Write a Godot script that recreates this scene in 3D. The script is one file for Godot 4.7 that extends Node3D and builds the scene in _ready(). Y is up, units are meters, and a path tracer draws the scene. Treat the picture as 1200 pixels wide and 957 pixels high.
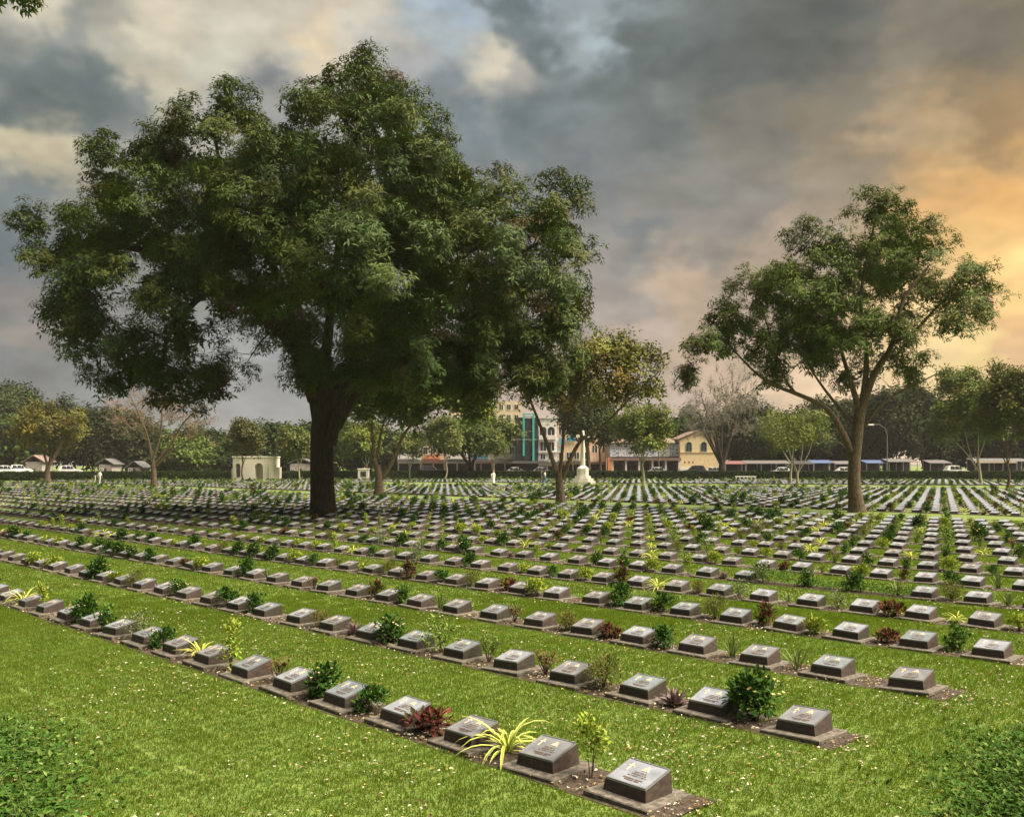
extends Node3D

# ---------------------------------------------------------------- camera numbers
# Pixels are those of the 1200 x 957 photograph. A pixel gives a direction only; the depth
# comes from the ground it touches (gp) or is given in metres (ap).
const F := 1117.0
const YH := 544.3
const CX := 600.0
const EYE := 2.5
# the grid of the graves: first marker of the front row, step to the next row, step along a row
const O0 := Vector3(0.957, 0, -7.158)
const CV := Vector3(1.746, 0, -1.710)
const RV := Vector3(-0.669, 0, 0.677 * -1.0)
const EXPO := 3.0

var rng := RandomNumberGenerator.new()
var nz := FastNoiseLite.new()
var M := {}
var used := {}
var trunks: Array = []

func gp(px: float, py: float) -> Vector3:
	var s := (py - YH) / EYE
	return Vector3((px - CX) / s, 0.0, -F / s)

func ap(px: float, py: float, z: float) -> Vector3:
	return Vector3((px - CX) * z / F, EYE - (py - YH) * z / F, -z)

func to_px(p: Vector3) -> Vector2:
	return Vector2(CX + F * p.x / -p.z, YH + F * (EYE - p.y) / -p.z)

func in_view(p: Vector3, margin: float) -> bool:
	if p.z > -5.0: return false
	return absf(p.x) < -p.z * 0.545 + margin

# ---------------------------------------------------------------- mesh building
class MB:
	var v := PackedVector3Array()
	var n := PackedVector3Array()
	var c := PackedColorArray()
	var ix := PackedInt32Array()
	func tri(a: Vector3, b: Vector3, d: Vector3, col: Color = Color.WHITE) -> void:
		var nn := (b - a).cross(d - a)
		if nn.length_squared() < 1e-16: return
		nn = nn.normalized()
		var k := v.size()
		v.append(a); v.append(b); v.append(d)
		n.append(nn); n.append(nn); n.append(nn)
		c.append(col); c.append(col); c.append(col)
		ix.append(k); ix.append(k + 2); ix.append(k + 1)
	func quad(a: Vector3, b: Vector3, d: Vector3, e: Vector3, col: Color = Color.WHITE) -> void:
		tri(a, b, d, col)
		tri(a, d, e, col)
	# eight corners: bottom ring (counter-clockwise from above), then top ring
	func hexa(q: Array, col: Color = Color.WHITE) -> void:
		quad(q[4], q[5], q[6], q[7], col)
		quad(q[3], q[2], q[1], q[0], col)
		for i in 4:
			var j := (i + 1) % 4
			quad(q[i], q[j], q[4 + j], q[4 + i], col)
	func box(lo: Vector3, hi: Vector3, col: Color = Color.WHITE) -> void:
		hexa([Vector3(lo.x, lo.y, hi.z), Vector3(hi.x, lo.y, hi.z), Vector3(hi.x, lo.y, lo.z), Vector3(lo.x, lo.y, lo.z),
			Vector3(lo.x, hi.y, hi.z), Vector3(hi.x, hi.y, hi.z), Vector3(hi.x, hi.y, lo.z), Vector3(lo.x, hi.y, lo.z)], col)
	# box whose top edges are chamfered by b
	func slab(lo: Vector3, hi: Vector3, b: float, col: Color = Color.WHITE) -> void:
		var m := hi.y - b
		var q := [Vector3(lo.x, lo.y, hi.z), Vector3(hi.x, lo.y, hi.z), Vector3(hi.x, lo.y, lo.z), Vector3(lo.x, lo.y, lo.z)]
		var p := [Vector3(lo.x, m, hi.z), Vector3(hi.x, m, hi.z), Vector3(hi.x, m, lo.z), Vector3(lo.x, m, lo.z)]
		var t := [Vector3(lo.x + b, hi.y, hi.z - b), Vector3(hi.x - b, hi.y, hi.z - b), Vector3(hi.x - b, hi.y, lo.z + b), Vector3(lo.x + b, hi.y, lo.z + b)]
		quad(q[3], q[2], q[1], q[0], col)
		for i in 4:
			var j := (i + 1) % 4
			quad(q[i], q[j], p[j], p[i], col)
			quad(p[i], p[j], t[j], t[i], col)
		quad(t[0], t[1], t[2], t[3], col)
	func tube(p: Array, r: Array, sides: int = 6, col: Color = Color.WHITE, lump: float = 0.0, seedn: float = 0.0) -> void:
		var k0 := v.size()
		var ref := Vector3(0.3, 0.1, 1).normalized()
		for i in p.size():
			var d: Vector3 = (p[mini(i + 1, p.size() - 1)] - p[maxi(i - 1, 0)])
			if d.length_squared() < 1e-12: d = Vector3.UP
			d = d.normalized()
			if absf(d.dot(ref)) > 0.95: ref = Vector3(1, 0.1, 0).normalized()
			var u := d.cross(ref).normalized()
			var w := u.cross(d).normalized()
			for s in sides:
				var a := TAU * s / sides
				var rr: float = r[i]
				if lump > 0.0: rr *= 1.0 + lump * (sin(a * 3.0 + seedn + i * 0.35) * 0.6 + sin(a * 5.0 + seedn * 2.0 - i * 0.2) * 0.4)
				var o := u * cos(a) + w * sin(a)
				v.append(p[i] + o * rr); n.append(o); c.append(col)
		for i in p.size() - 1:
			for s in sides:
				var a0 := k0 + i * sides + s
				var a1 := k0 + i * sides + (s + 1) % sides
				ix.append(a0); ix.append(a1); ix.append(a0 + sides)
				ix.append(a1); ix.append(a1 + sides); ix.append(a0 + sides)
	# a small folded leaf of two faces
	func leaf(b: Vector3, d: Vector3, up: Vector3, l: float, w: float, col: Color, fold: float = 0.25) -> void:
		var s := d.cross(up)
		if s.length_squared() < 1e-8: s = d.cross(Vector3(0.7, 0.1, 0.7))
		s = s.normalized()
		var m := b + d * l * 0.45
		var u := s.cross(d).normalized()
		tri(b, m + s * w * 0.5 + u * w * fold, b + d * l, col)
		tri(b, b + d * l, m - s * w * 0.5 + u * w * fold, col)
	# a strap leaf that arches over: rim and middle in two colours
	func strap(b: Vector3, yaw: float, l: float, w: float, lift: float, droop: float, c_mid: Color, c_rim: Color, seg: int = 5) -> void:
		var p := b
		var a := lift
		var side := Vector3(cos(yaw + PI / 2), 0, sin(yaw + PI / 2))
		var prev := []
		for i in seg + 1:
			var t := float(i) / seg
			var ww := w * (0.45 + 1.1 * t) if t < 0.5 else w * (1.0 - pow((t - 0.5) * 2.0, 1.6)) + 0.0006
			var row := [p - side * ww * 0.5, p - side * ww * 0.2 - Vector3.UP * ww * 0.12, p + side * ww * 0.2 - Vector3.UP * ww * 0.12, p + side * ww * 0.5]
			if i > 0:
				quad(prev[0], prev[1], row[1], row[0], c_rim)
				quad(prev[1], prev[2], row[2], row[1], c_mid)
				quad(prev[2], prev[3], row[3], row[2], c_rim)
			prev = row
			var dir := Vector3(cos(yaw) * cos(a), sin(a), sin(yaw) * cos(a))
			p += dir * l / seg
			a -= droop / seg
	func into(m: ArrayMesh, mat: Material) -> void:
		if v.is_empty(): return
		var a := []
		a.resize(Mesh.ARRAY_MAX)
		a[Mesh.ARRAY_VERTEX] = v; a[Mesh.ARRAY_NORMAL] = n; a[Mesh.ARRAY_COLOR] = c; a[Mesh.ARRAY_INDEX] = ix
		m.add_surface_from_arrays(Mesh.PRIMITIVE_TRIANGLES, a)
		m.surface_set_material(m.get_surface_count() - 1, mat)
	func mesh(mat: Material) -> ArrayMesh:
		var m := ArrayMesh.new()
		into(m, mat)
		return m

# ---------------------------------------------------------------- nodes
func numbered(called: String) -> String:
	if not used.has(called):
		used[called] = 0
		return called
	used[called] += 1
	return "%s_%03d" % [called, used[called]]

func tag(o: Node, label: String, category: String = "", group: String = "", kind: String = "") -> void:
	if label: o.set_meta("label", label)
	if category: o.set_meta("category", category)
	if group: o.set_meta("group", group)
	if kind: o.set_meta("kind", kind)

func thing(called: String, label: String, category: String, at: Vector3, turn: float = 0.0, group: String = "") -> Node3D:
	var o := Node3D.new()
	o.name = numbered(called)
	add_child(o)
	o.position = at
	o.rotation.y = turn
	tag(o, label, category, group)
	return o

func part(called: String, mesh: Mesh, parent: Node, at: Vector3 = Vector3.ZERO) -> MeshInstance3D:
	var o := MeshInstance3D.new()
	o.name = called
	o.mesh = mesh
	o.position = at
	parent.add_child(o, true)
	return o

func setting(called: String, mesh: Mesh, label: String) -> MeshInstance3D:
	var o := part(numbered(called), mesh, self)
	tag(o, label, "", "", "structure")
	return o

func scatter(called: String, mesh: Mesh, xf: Array, cols: Array, parent: Node = self) -> MultiMeshInstance3D:
	var mm := MultiMesh.new()
	mm.transform_format = MultiMesh.TRANSFORM_3D
	mm.use_colors = not cols.is_empty()
	mm.mesh = mesh
	mm.instance_count = xf.size()
	for i in xf.size():
		mm.set_instance_transform(i, xf[i])
		if not cols.is_empty(): mm.set_instance_color(i, cols[i])
	var o := MultiMeshInstance3D.new()
	o.name = numbered(called) if parent == self else called
	o.multimesh = mm
	parent.add_child(o, true)
	o.set_meta("kind", "stuff")
	return o

# ---------------------------------------------------------------- materials
func noise_tex(freq: float, lo: Color, hi: Color, size: int = 512, oct: int = 5, sd: int = 1, contrast: float = 1.0) -> ImageTexture:
	var f := FastNoiseLite.new()
	f.seed = sd
	f.noise_type = FastNoiseLite.TYPE_SIMPLEX_SMOOTH
	f.frequency = freq
	f.fractal_octaves = oct
	f.fractal_gain = 0.6
	var im := f.get_seamless_image(size, size)
	im.convert(Image.FORMAT_RGB8)
	var g := im.get_data()
	for i in size * size:
		var t := clampf((g[i * 3] / 255.0 - 0.5) * contrast + 0.5, 0.0, 1.0)
		var k := lo.lerp(hi, t)
		g[i * 3] = int(k.r * 255.0); g[i * 3 + 1] = int(k.g * 255.0); g[i * 3 + 2] = int(k.b * 255.0)
	im = Image.create_from_data(size, size, false, Image.FORMAT_RGB8, g)
	return ImageTexture.create_from_image(im)

func lin(r: float, g: float, b: float) -> Color:
	return Color(r, g, b).linear_to_srgb()

func mat(c: Color, rough: float = 0.8, metal: float = 0.0) -> StandardMaterial3D:
	var m := StandardMaterial3D.new()
	m.albedo_color = c
	m.roughness = rough
	m.metallic = metal
	return m

func tex_mat(t: Texture2D, scale: float, rough: float, height: Texture2D = null, hs: float = 1.0) -> StandardMaterial3D:
	var m := mat(Color.WHITE, rough)
	m.albedo_texture = t
	m.uv1_triplanar = true
	m.uv1_world_triplanar = true
	m.uv1_scale = Vector3.ONE * scale
	if height:
		m.heightmap_enabled = true
		m.heightmap_texture = height
		m.heightmap_scale = hs
	return m

func leaf_mat(rough: float = 0.5, back: float = 0.5) -> StandardMaterial3D:
	var m := mat(Color.WHITE, rough)
	m.vertex_color_use_as_albedo = true
	m.cull_mode = BaseMaterial3D.CULL_DISABLED
	m.metallic_specular = 0.14
	m.backlight_enabled = true
	m.backlight = Color(back, back, back * 0.6)
	return m

func make_materials() -> void:
	var bump := noise_tex(0.03, Color.BLACK, Color.WHITE, 512, 5, 5)
	M.bump = bump
	M.concrete = tex_mat(noise_tex(0.02, lin(0.045, 0.040, 0.034), lin(0.155, 0.14, 0.12), 512, 5, 11, 1.6), 1.1, 0.85, bump, 0.3)
	M.pedestal = tex_mat(noise_tex(0.02, lin(0.018, 0.013, 0.011), lin(0.055, 0.036, 0.027), 512, 5, 12, 1.7), 1.3, 0.8, bump, 0.3)
	M.plaque = tex_mat(noise_tex(0.012, lin(0.21, 0.24, 0.30), lin(0.40, 0.44, 0.52), 512, 5, 13, 1.5), 0.7, 0.42)
	M.plaque.metallic = 0.4
	M.plaque.metallic_specular = 0.7
	M.plaque_b = M.plaque.duplicate()
	M.plaque_b.albedo_color = Color(0.88, 0.86, 0.84)
	M.plaque_b.uv1_offset = Vector3(0.3, 0.1, 0.7)
	M.plaque_c = M.plaque.duplicate()
	M.plaque_c.albedo_color = Color(0.80, 0.83, 0.82)
	M.plaque_c.roughness = 0.55
	M.pedestal_b = M.pedestal.duplicate()
	M.pedestal_b.albedo_color = Color(0.80, 0.86, 0.74)
	M.pedestal_b.uv1_scale = Vector3.ONE * 2.1
	M.brass = mat(lin(0.62, 0.50, 0.36), 0.4, 0.3)
	M.letter = mat(lin(0.10, 0.075, 0.06), 0.6, 0.2)
	M.soil = tex_mat(noise_tex(0.03, lin(0.022, 0.016, 0.012), lin(0.075, 0.052, 0.037), 512, 5, 14, 1.6), 0.9, 0.95, bump, 2.0)
	M.lawn = tex_mat(noise_tex(0.03, lin(0.060, 0.105, 0.014), lin(0.140, 0.20, 0.034), 1024, 6, 15, 1.5), 0.21, 0.9, bump, 1.5)
	M.bark_dark = tex_mat(noise_tex(0.02, lin(0.014, 0.010, 0.008), lin(0.055, 0.036, 0.026), 512, 5, 16, 1.8), 0.5, 0.95, bump, 6.0)
	M.bark_dark.uv1_scale = Vector3(0.9, 0.16, 0.9)
	M.bark_mid = tex_mat(noise_tex(0.02, lin(0.05, 0.035, 0.024), lin(0.17, 0.125, 0.085), 512, 5, 17, 1.8), 0.6, 0.95, bump, 4.0)
	M.bark_mid.uv1_scale = Vector3(1.1, 0.25, 1.1)
	M.bark_pale = tex_mat(noise_tex(0.02, lin(0.20, 0.17, 0.13), lin(0.42, 0.38, 0.32), 512, 5, 18, 1.6), 0.6, 0.9)
	M.leaf = leaf_mat(0.5, 0.5)
	M.leaf.metallic_specular = 0.22
	M.leaf_soft = leaf_mat(0.6, 0.55)
	M.leaf_dull = leaf_mat(0.75, 0.3)
	M.grass = leaf_mat(0.6, 0.95)
	M.grass.backlight = Color(0.95, 1.0, 0.5)
	M.stem = mat(lin(0.07, 0.05, 0.03), 0.9)
	M.stone = tex_mat(noise_tex(0.02, lin(0.62, 0.58, 0.52), lin(0.82, 0.79, 0.73), 512, 5, 19, 1.4), 0.4, 0.85)
	M.white = tex_mat(noise_tex(0.02, lin(0.55, 0.54, 0.52), lin(0.78, 0.77, 0.75), 256, 5, 20, 1.4), 0.25, 0.8)
	M.cream = tex_mat(noise_tex(0.02, lin(0.52, 0.40, 0.26), lin(0.66, 0.52, 0.35), 256, 5, 21, 1.2), 0.25, 0.85)
	M.peach = tex_mat(noise_tex(0.02, lin(0.55, 0.42, 0.34), lin(0.68, 0.54, 0.44), 256, 5, 22, 1.2), 0.2, 0.85)
	M.yellow = tex_mat(noise_tex(0.02, lin(0.62, 0.50, 0.29), lin(0.74, 0.61, 0.38), 256, 5, 23, 1.2), 0.25, 0.85)
	M.roof = tex_mat(noise_tex(0.03, lin(0.12, 0.08, 0.07), lin(0.26, 0.19, 0.17), 256, 5, 24, 1.5), 0.3, 0.85)
	M.tin = tex_mat(noise_tex(0.03, lin(0.05, 0.05, 0.055), lin(0.16, 0.16, 0.17), 256, 5, 26, 1.5), 0.4, 0.6)
	M.dark = mat(lin(0.025, 0.026, 0.03), 0.8)
	M.glass = mat(lin(0.03, 0.035, 0.045), 0.12, 0.0)
	M.teal = mat(lin(0.06, 0.42, 0.40), 0.5)
	M.asphalt = tex_mat(noise_tex(0.05, lin(0.035, 0.035, 0.036), lin(0.075, 0.073, 0.07), 256, 5, 25, 1.4), 0.3, 0.9)
	M.metal = mat(lin(0.35, 0.36, 0.37), 0.45, 0.6)

# ---------------------------------------------------------------- sky
func sky_image() -> Image:
	# [x, y in the photograph, colour as it shows]
	var A := [[20,5,205,195,170],[200,20,215,203,175],[300,20,200,192,172],[420,15,205,195,175],[350,60,188,182,166],[250,60,195,190,170],[40,60,105,115,115],[60,100,82,92,95],[90,82,84,93,96],[120,80,88,97,99],[10,120,93,101,104],[10,90,88,97,99],[25,75,84,93,96],[140,130,108,113,114],[100,115,86,95,98],[150,65,170,166,150],[170,110,185,176,152],[20,35,150,150,140],[70,45,140,142,138],[120,50,175,170,152],[200,100,192,182,156],[30,150,218,203,162],[70,145,203,190,156],[80,175,186,173,143],[10,200,122,123,120],[60,230,105,112,115],[20,300,94,102,107],[10,340,118,114,112],[40,390,140,130,122],[20,430,116,116,117],[100,440,124,124,124],[300,450,150,149,146],[330,400,135,135,135],
		[370,50,224,202,162],[400,55,205,190,165],[430,30,175,172,162],[330,85,116,119,122],[300,130,140,140,140],[470,80,150,150,150],[540,10,160,180,195],[555,30,158,170,178],[520,30,150,160,165],[570,75,218,201,168],[558,62,165,165,158],[582,90,165,160,152],[600,40,84,94,99],[605,15,90,102,108],[625,60,90,100,105],[640,30,110,120,124],[660,50,142,151,153],[700,35,166,181,186],[640,8,152,166,176],[690,8,140,150,155],[520,100,114,121,127],[560,140,100,110,118],[640,150,94,104,109],[700,75,94,102,104],[740,50,86,93,94],[800,60,82,88,88],[760,120,92,98,98],[790,105,108,112,110],[870,80,84,87,86],[900,40,84,85,83],[980,10,80,82,80],[1000,50,100,97,90],[1060,40,118,108,94],[1100,20,108,100,89],[1190,20,114,102,86],[1150,60,103,94,82],[1000,110,120,108,92],[900,120,108,103,95],[850,160,114,107,99],[1030,140,168,142,109],[1100,150,178,147,106],[1190,130,146,115,80],[1150,105,138,116,88],
		[700,200,110,113,115],[800,200,118,115,110],[760,240,128,124,119],[770,268,108,110,112],[730,272,112,114,116],[850,262,128,120,114],[950,200,142,126,105],[720,290,140,132,125],[720,340,150,140,132],[760,350,180,159,140],[800,330,187,161,135],[740,390,187,166,150],[700,380,165,150,142],[650,470,207,181,160],[560,470,192,172,156],[1100,220,226,171,105],[1180,230,236,176,100],[1150,280,241,191,115],[1190,330,251,207,126],[1190,362,234,184,120],[1150,405,251,216,140],[1190,400,226,181,130],[1110,425,251,216,150],[1000,480,236,201,160],[850,400,197,167,140],[900,300,167,146,125]]
	# [azimuth, height in degrees, colour]: how it goes on outside the frame
	var B := [[40,6,240,196,128],[45,18,176,142,106],[44,30,132,114,94],[62,10,212,172,124],[64,30,140,124,106],[95,12,170,150,128],[95,35,125,118,110],[140,15,150,140,130],[140,40,120,116,112],[180,10,150,146,140],[180,35,126,124,120],[-140,15,150,148,144],[-140,40,124,124,122],[-95,12,150,148,146],[-95,35,128,128,126],[-60,8,138,136,132],[-55,22,128,130,130],[-45,35,150,148,140],[-10,38,150,150,146],[20,38,100,101,100],[0,55,118,119,118],[90,60,116,114,110],[-90,60,122,122,120],[180,60,120,119,117],[0,88,118,118,116]]
	var dirs := PackedVector3Array()
	var cols := PackedVector3Array()
	for a in A:
		dirs.append(Vector3(a[0] - CX, YH - a[1], -F).normalized())
		cols.append(Vector3(a[2] + 32.0 * (1.0 - a[2] / 255.0), a[3] + 35.0 * (1.0 - a[3] / 255.0), a[4] + 30.0 * (1.0 - a[4] / 255.0)))
	for b in B:
		var az := deg_to_rad(b[0])
		var el := deg_to_rad(b[1])
		dirs.append(Vector3(sin(az) * cos(el), sin(el), -cos(az) * cos(el)))
		cols.append(Vector3(b[2] + 10.0, b[3] + 11.0, b[4] + 9.0))
	var cw := 448
	var ch := 112
	var im := Image.create(cw, ch, false, Image.FORMAT_RGBF)
	for y in ch:
		var el := (1.0 - (y + 0.5) / ch) * PI / 2
		for x in cw:
			var az := ((x + 0.5) / cw) * TAU
			var d := Vector3(sin(az) * cos(el), sin(el), -cos(az) * cos(el))
			var tw := 0.0
			var tc := Vector3.ZERO
			for k in dirs.size():
				var q := 1.0 - d.dot(dirs[k]) + 0.00006
				var w := 1.0 / (q * q)
				tw += w
				tc += cols[k] * w
			tc /= tw * 255.0
			im.set_pixel(x, y, Color(tc.x, tc.y, tc.z))
	var W := 2048
	var H := 512
	im.resize(W, H, Image.INTERPOLATE_CUBIC)
	var src := im.get_data().to_float32_array()
	var n1 := FastNoiseLite.new()
	n1.seed = 4; n1.frequency = 4.5; n1.fractal_octaves = 6; n1.fractal_gain = 0.7
	var n2 := FastNoiseLite.new()
	n2.seed = 9; n2.frequency = 3.2; n2.fractal_octaves = 6; n2.fractal_gain = 0.55
	var n3 := FastNoiseLite.new()
	n3.seed = 12; n3.frequency = 13.0; n3.fractal_octaves = 4; n3.fractal_gain = 0.7
	var out := PackedFloat32Array()
	out.resize(W * 1024 * 3)
	var mean := Vector3.ZERO
	for y in H:
		var el := (1.0 - (y + 0.5) / H) * PI / 2
		for x in W:
			var az := ((x + 0.5) / W) * TAU
			var d := Vector3(sin(az) * cos(el), sin(el) * 2.2, -cos(az) * cos(el))
			var wx := n1.get_noise_3dv(d) * 26.0
			var wy := n1.get_noise_3d(d.x + 7.0, d.y, d.z) * 15.0
			var b := n2.get_noise_3d(d.x, d.y * 1.2 + 3.0, d.z)
			var sx := posmod(int(x + wx), W)
			var sy := clampi(int(y + wy), 0, H - 1)
			var k := (sy * W + sx) * 3
			var g := 1.0 + b * 0.08 + n3.get_noise_3dv(d) * 0.13
			var c := Color(src[k] * g, src[k + 1] * g, src[k + 2] * (g + 0.01)).srgb_to_linear()
			var o := (y * W + x) * 3
			out[o] = c.r / EXPO; out[o + 1] = c.g / EXPO; out[o + 2] = c.b / EXPO
	for y in range(H, 1024):
		for x in W:
			var o := (y * W + x) * 3
			out[o] = 0.05; out[o + 1] = 0.05; out[o + 2] = 0.045
	return Image.create_from_data(W, 1024, false, Image.FORMAT_RGBF, out.to_byte_array())

# ---------------------------------------------------------------- trees
func lobe(px: float, py: float, rx: float, ry: float, z: float, dz: float = 0.0, dr: float = -1.0) -> Array:
	var k := z / F
	return [ap(px, py, z) + Vector3(0, 0, -dz), Vector3(rx * k, ry * k, (rx * k if dr < 0.0 else dr))]

func leaf_cluster(kind: String, sd: int) -> ArrayMesh:
	var r := RandomNumberGenerator.new()
	r.seed = sd
	var b := MB.new()
	if kind == "whorl":      # long drooping leaves round a shoot tip
		for i in 11:
			var a := TAU * i / 11.0 * 2.0 + r.randf_range(-0.3, 0.3)
			var e := r.randf_range(-0.95, 0.45)
			var d := Vector3(cos(a) * cos(e), sin(e), sin(a) * cos(e))
			var o := d * 0.04 + Vector3(0, r.randf_range(-0.12, 0.12), 0)
			var s := r.randf_range(0.75, 1.2)
			var g := r.randf_range(0.75, 1.25)
			b.leaf(o, d, Vector3.UP, 0.28 * s, 0.082 * s, Color(g, g, g), 0.2)
	elif kind == "spray":    # loose twig of small leaves
		for i in 11:
			var o := Vector3(r.randfn(), r.randfn() * 0.8, r.randfn()) * 0.19
			var d := Vector3(r.randfn(), r.randf_range(-1.1, 0.5), r.randfn()).normalized()
			var g := r.randf_range(0.7, 1.3)
			b.leaf(o, d, Vector3.UP, r.randf_range(0.22, 0.36), r.randf_range(0.12, 0.19), Color(g, g, g), 0.2)
	elif kind == "mass":     # coarse clump for crowns far away
		for i in 15:
			var o := Vector3(r.randfn(), r.randfn() * 0.7, r.randfn()) * 0.26
			var d := (o * 2.0 + Vector3(r.randfn(), r.randf_range(-0.9, 0.4), r.randfn())).normalized()
			var g := r.randf_range(0.65, 1.35)
			b.leaf(o, d, Vector3.UP, r.randf_range(0.24, 0.42), r.randf_range(0.14, 0.24), Color(g, g, g), 0.25)
	return b.mesh(M.leaf_dull if kind == "mass" else M.leaf)

var clusters := {}

func curve_pts(p: Array, per: int) -> Array:
	var out := []
	for i in p.size() - 1:
		var a: Vector3 = p[maxi(i - 1, 0)]
		var b: Vector3 = p[i]
		var c: Vector3 = p[i + 1]
		var d: Vector3 = p[mini(i + 2, p.size() - 1)]
		for k in per:
			out.append(b.cubic_interpolate(c, a, d, float(k) / per))
	out.append(p[-1])
	return out

# polys: [[points], r0, r1]; first one is the trunk. opt: nat, per, spread, size, kind, cols, bark, twig, bare, shell
func tree(called: String, label: String, group: String, base: Vector3, polys: Array, lobes: Array, opt: Dictionary) -> Node3D:
	var o := thing(called, label, "tree", base, 0.0, group)
	trunks.append([base, polys[0][1]])
	var r := RandomNumberGenerator.new()
	r.seed = opt.get("seed", int(absf(base.x) * 31.0 + absf(base.z) * 17.0))
	var pos := PackedVector3Array()
	var rad := PackedFloat32Array()
	var dirv := PackedVector3Array()
	var bark: Material = opt.get("bark", M.bark_mid)
	var tb := MB.new()
	var first := true
	for q in polys:
		var pts := curve_pts(q[0], 5)
		var rs := []
		for i in pts.size():
			var t := float(i) / (pts.size() - 1)
			var rr: float = lerpf(q[1], q[2], pow(t, 0.8))
			if first: rr *= 1.0 + opt.get("flare", 0.5) * exp(-(pts[i].y - base.y) * 2.2 / maxf(q[1] * 3.0, 0.3))
			rs.append(rr)
			if not first or t > 0.55:
				pos.append(pts[i]); rad.append(rr)
				dirv.append((pts[mini(i + 1, pts.size() - 1)] - pts[maxi(i - 1, 0)]).normalized())
		var loc := []
		for p in pts: loc.append(p - base)
		if first: loc[0] = loc[0] - Vector3(0, 0.15, 0)
		tb.tube(loc, rs, 22 if first else 9, Color.WHITE, opt.get("lump", 0.08), r.randf() * 6.0)
		first = false
	# attractors in the lobes
	var wsum := 0.0
	for l in lobes: wsum += pow(l[1].x * l[1].y * l[1].z, 0.6667)
	var at := []
	var root: Vector3 = polys[0][0][-1]
	var nat: int = opt.get("nat", 120)
	for l in lobes:
		var n := maxi(2, int(round(nat * pow(l[1].x * l[1].y * l[1].z, 0.6667) / wsum)))
		for k in n:
			var u := Vector3(r.randfn(), r.randfn(), r.randfn()).normalized()
			u *= pow(r.randf(), opt.get("shell", 0.3))
			at.append([l[0] + u * l[1], l[0]])
	at.sort_custom(func(a, b): return a[0].distance_squared_to(root) < b[0].distance_squared_to(root))
	var bb := MB.new()
	var twig: float = opt.get("twig", 0.02)
	var sides: int = opt.get("sides", 4)
	for e in at:
		var a: Vector3 = e[0]
		var da := a.distance_to(root)
		var best := -1
		var bd := 1e18
		for j in pos.size():
			var d := a.distance_squared_to(pos[j])
			if d < bd:
				if pos[j].distance_to(root) > da + 0.3: d *= 2.2
				if rad[j] < twig * 0.8: d *= 1.6
				if d < bd: bd = d; best = j
		var p: Vector3 = pos[best]
		var len := p.distance_to(a)
		var out := (dirv[best] + (a - p).normalized()).normalized()
		var c1: Vector3 = p + out * len * 0.4 + Vector3(r.randfn(), r.randfn(), r.randfn()) * len * 0.08
		var c2 := p.lerp(a, 0.72) + Vector3(r.randfn(), r.randfn() + 0.5, r.randfn()) * len * 0.08
		var r0 := minf(rad[best] * 0.8, twig * (0.8 + len * 0.55))
		var pts := []
		var rs := []
		var ns := 4 if len > 1.0 else 3
		for k in ns + 1:
			var t := float(k) / ns
			pts.append(p.bezier_interpolate(c1, c2, a, t) - base)
			rs.append(lerpf(r0, twig * 0.3, t))
			if k > 0:
				pos.append(pts[k] + base); rad.append(rs[k]); dirv.append((pts[k] - pts[k - 1]).normalized())
		bb.tube(pts, rs, sides)
	var fine: int = opt.get("fine", 0)      # bare twigs at the tips
	for e in at:
		for k in fine:
			var d: Vector3 = ((e[0] - root).normalized() + Vector3(r.randfn(), r.randfn(), r.randfn()) * 0.7).normalized()
			var l2: float = r.randf_range(0.5, 1.5) * opt.get("fine_len", 1.0)
			var s: Vector3 = e[0] - base - d * l2 * 0.3
			bb.tube([s, s + d * l2 * 0.5, s + (d + Vector3(r.randfn(), r.randfn(), r.randfn()) * 0.2) * l2], [twig * 0.4, twig * 0.3, twig * 0.12], 3)
	var wood := ArrayMesh.new()
	tb.into(wood, bark)
	bb.into(wood, opt.get("branch_bark", bark))
	part("trunk", wood, o)
	# foliage
	var per: float = opt.get("per", 20)
	if per > 0:
		var xf := []
		var cl := []
		var cols: Array = opt.cols
		var spread: float = opt.get("spread", 0.7)
		var size: float = opt.get("size", 1.0)
		var droop: float = opt.get("droop", 0.25)
		for e in at:
			if r.randf() < opt.get("bare", 0.0): continue
			var t0 := r.randf() * 0.999
			var base_c: Color = cols[int(t0 * cols.size())]
			if opt.has("accent") and r.randf() < opt.get("accent_part", 0.04): base_c = opt.accent
			var n := int(per * r.randf_range(0.6, 1.4))
			for k in n:
				var q := Vector3(r.randfn(), r.randfn(), r.randfn()).normalized() * pow(r.randf(), 0.4) * spread * 1.75
				q.y *= 0.8
				var p: Vector3 = e[0] + q + Vector3(0, -droop * q.length() * 0.5, 0)
				if p.y < base.y + opt.get("floor", 0.5): continue
				var away: Vector3 = (p - e[1]).normalized()
				var bs := Basis(Vector3.UP, r.randf() * TAU)
				var tilt := Quaternion(Vector3.UP, (Vector3.UP * 1.4 + away).normalized())
				bs = Basis(tilt) * bs
				xf.append(Transform3D(bs.scaled(Vector3.ONE * size * r.randf_range(0.7, 1.25)), p - base))
				var j := r.randf_range(0.8, 1.2)
				cl.append(Color(base_c.r * j * r.randf_range(0.9, 1.12), base_c.g * j, base_c.b * j))
		var kind: String = opt.get("kind", "spray")
		if not clusters.has(kind): clusters[kind] = leaf_cluster(kind, 71)
		if opt.get("bake", false): bake("foliage", clusters[kind], xf, cl, o)
		else: scatter("foliage", clusters[kind], xf, cl, o)
	return o

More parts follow.
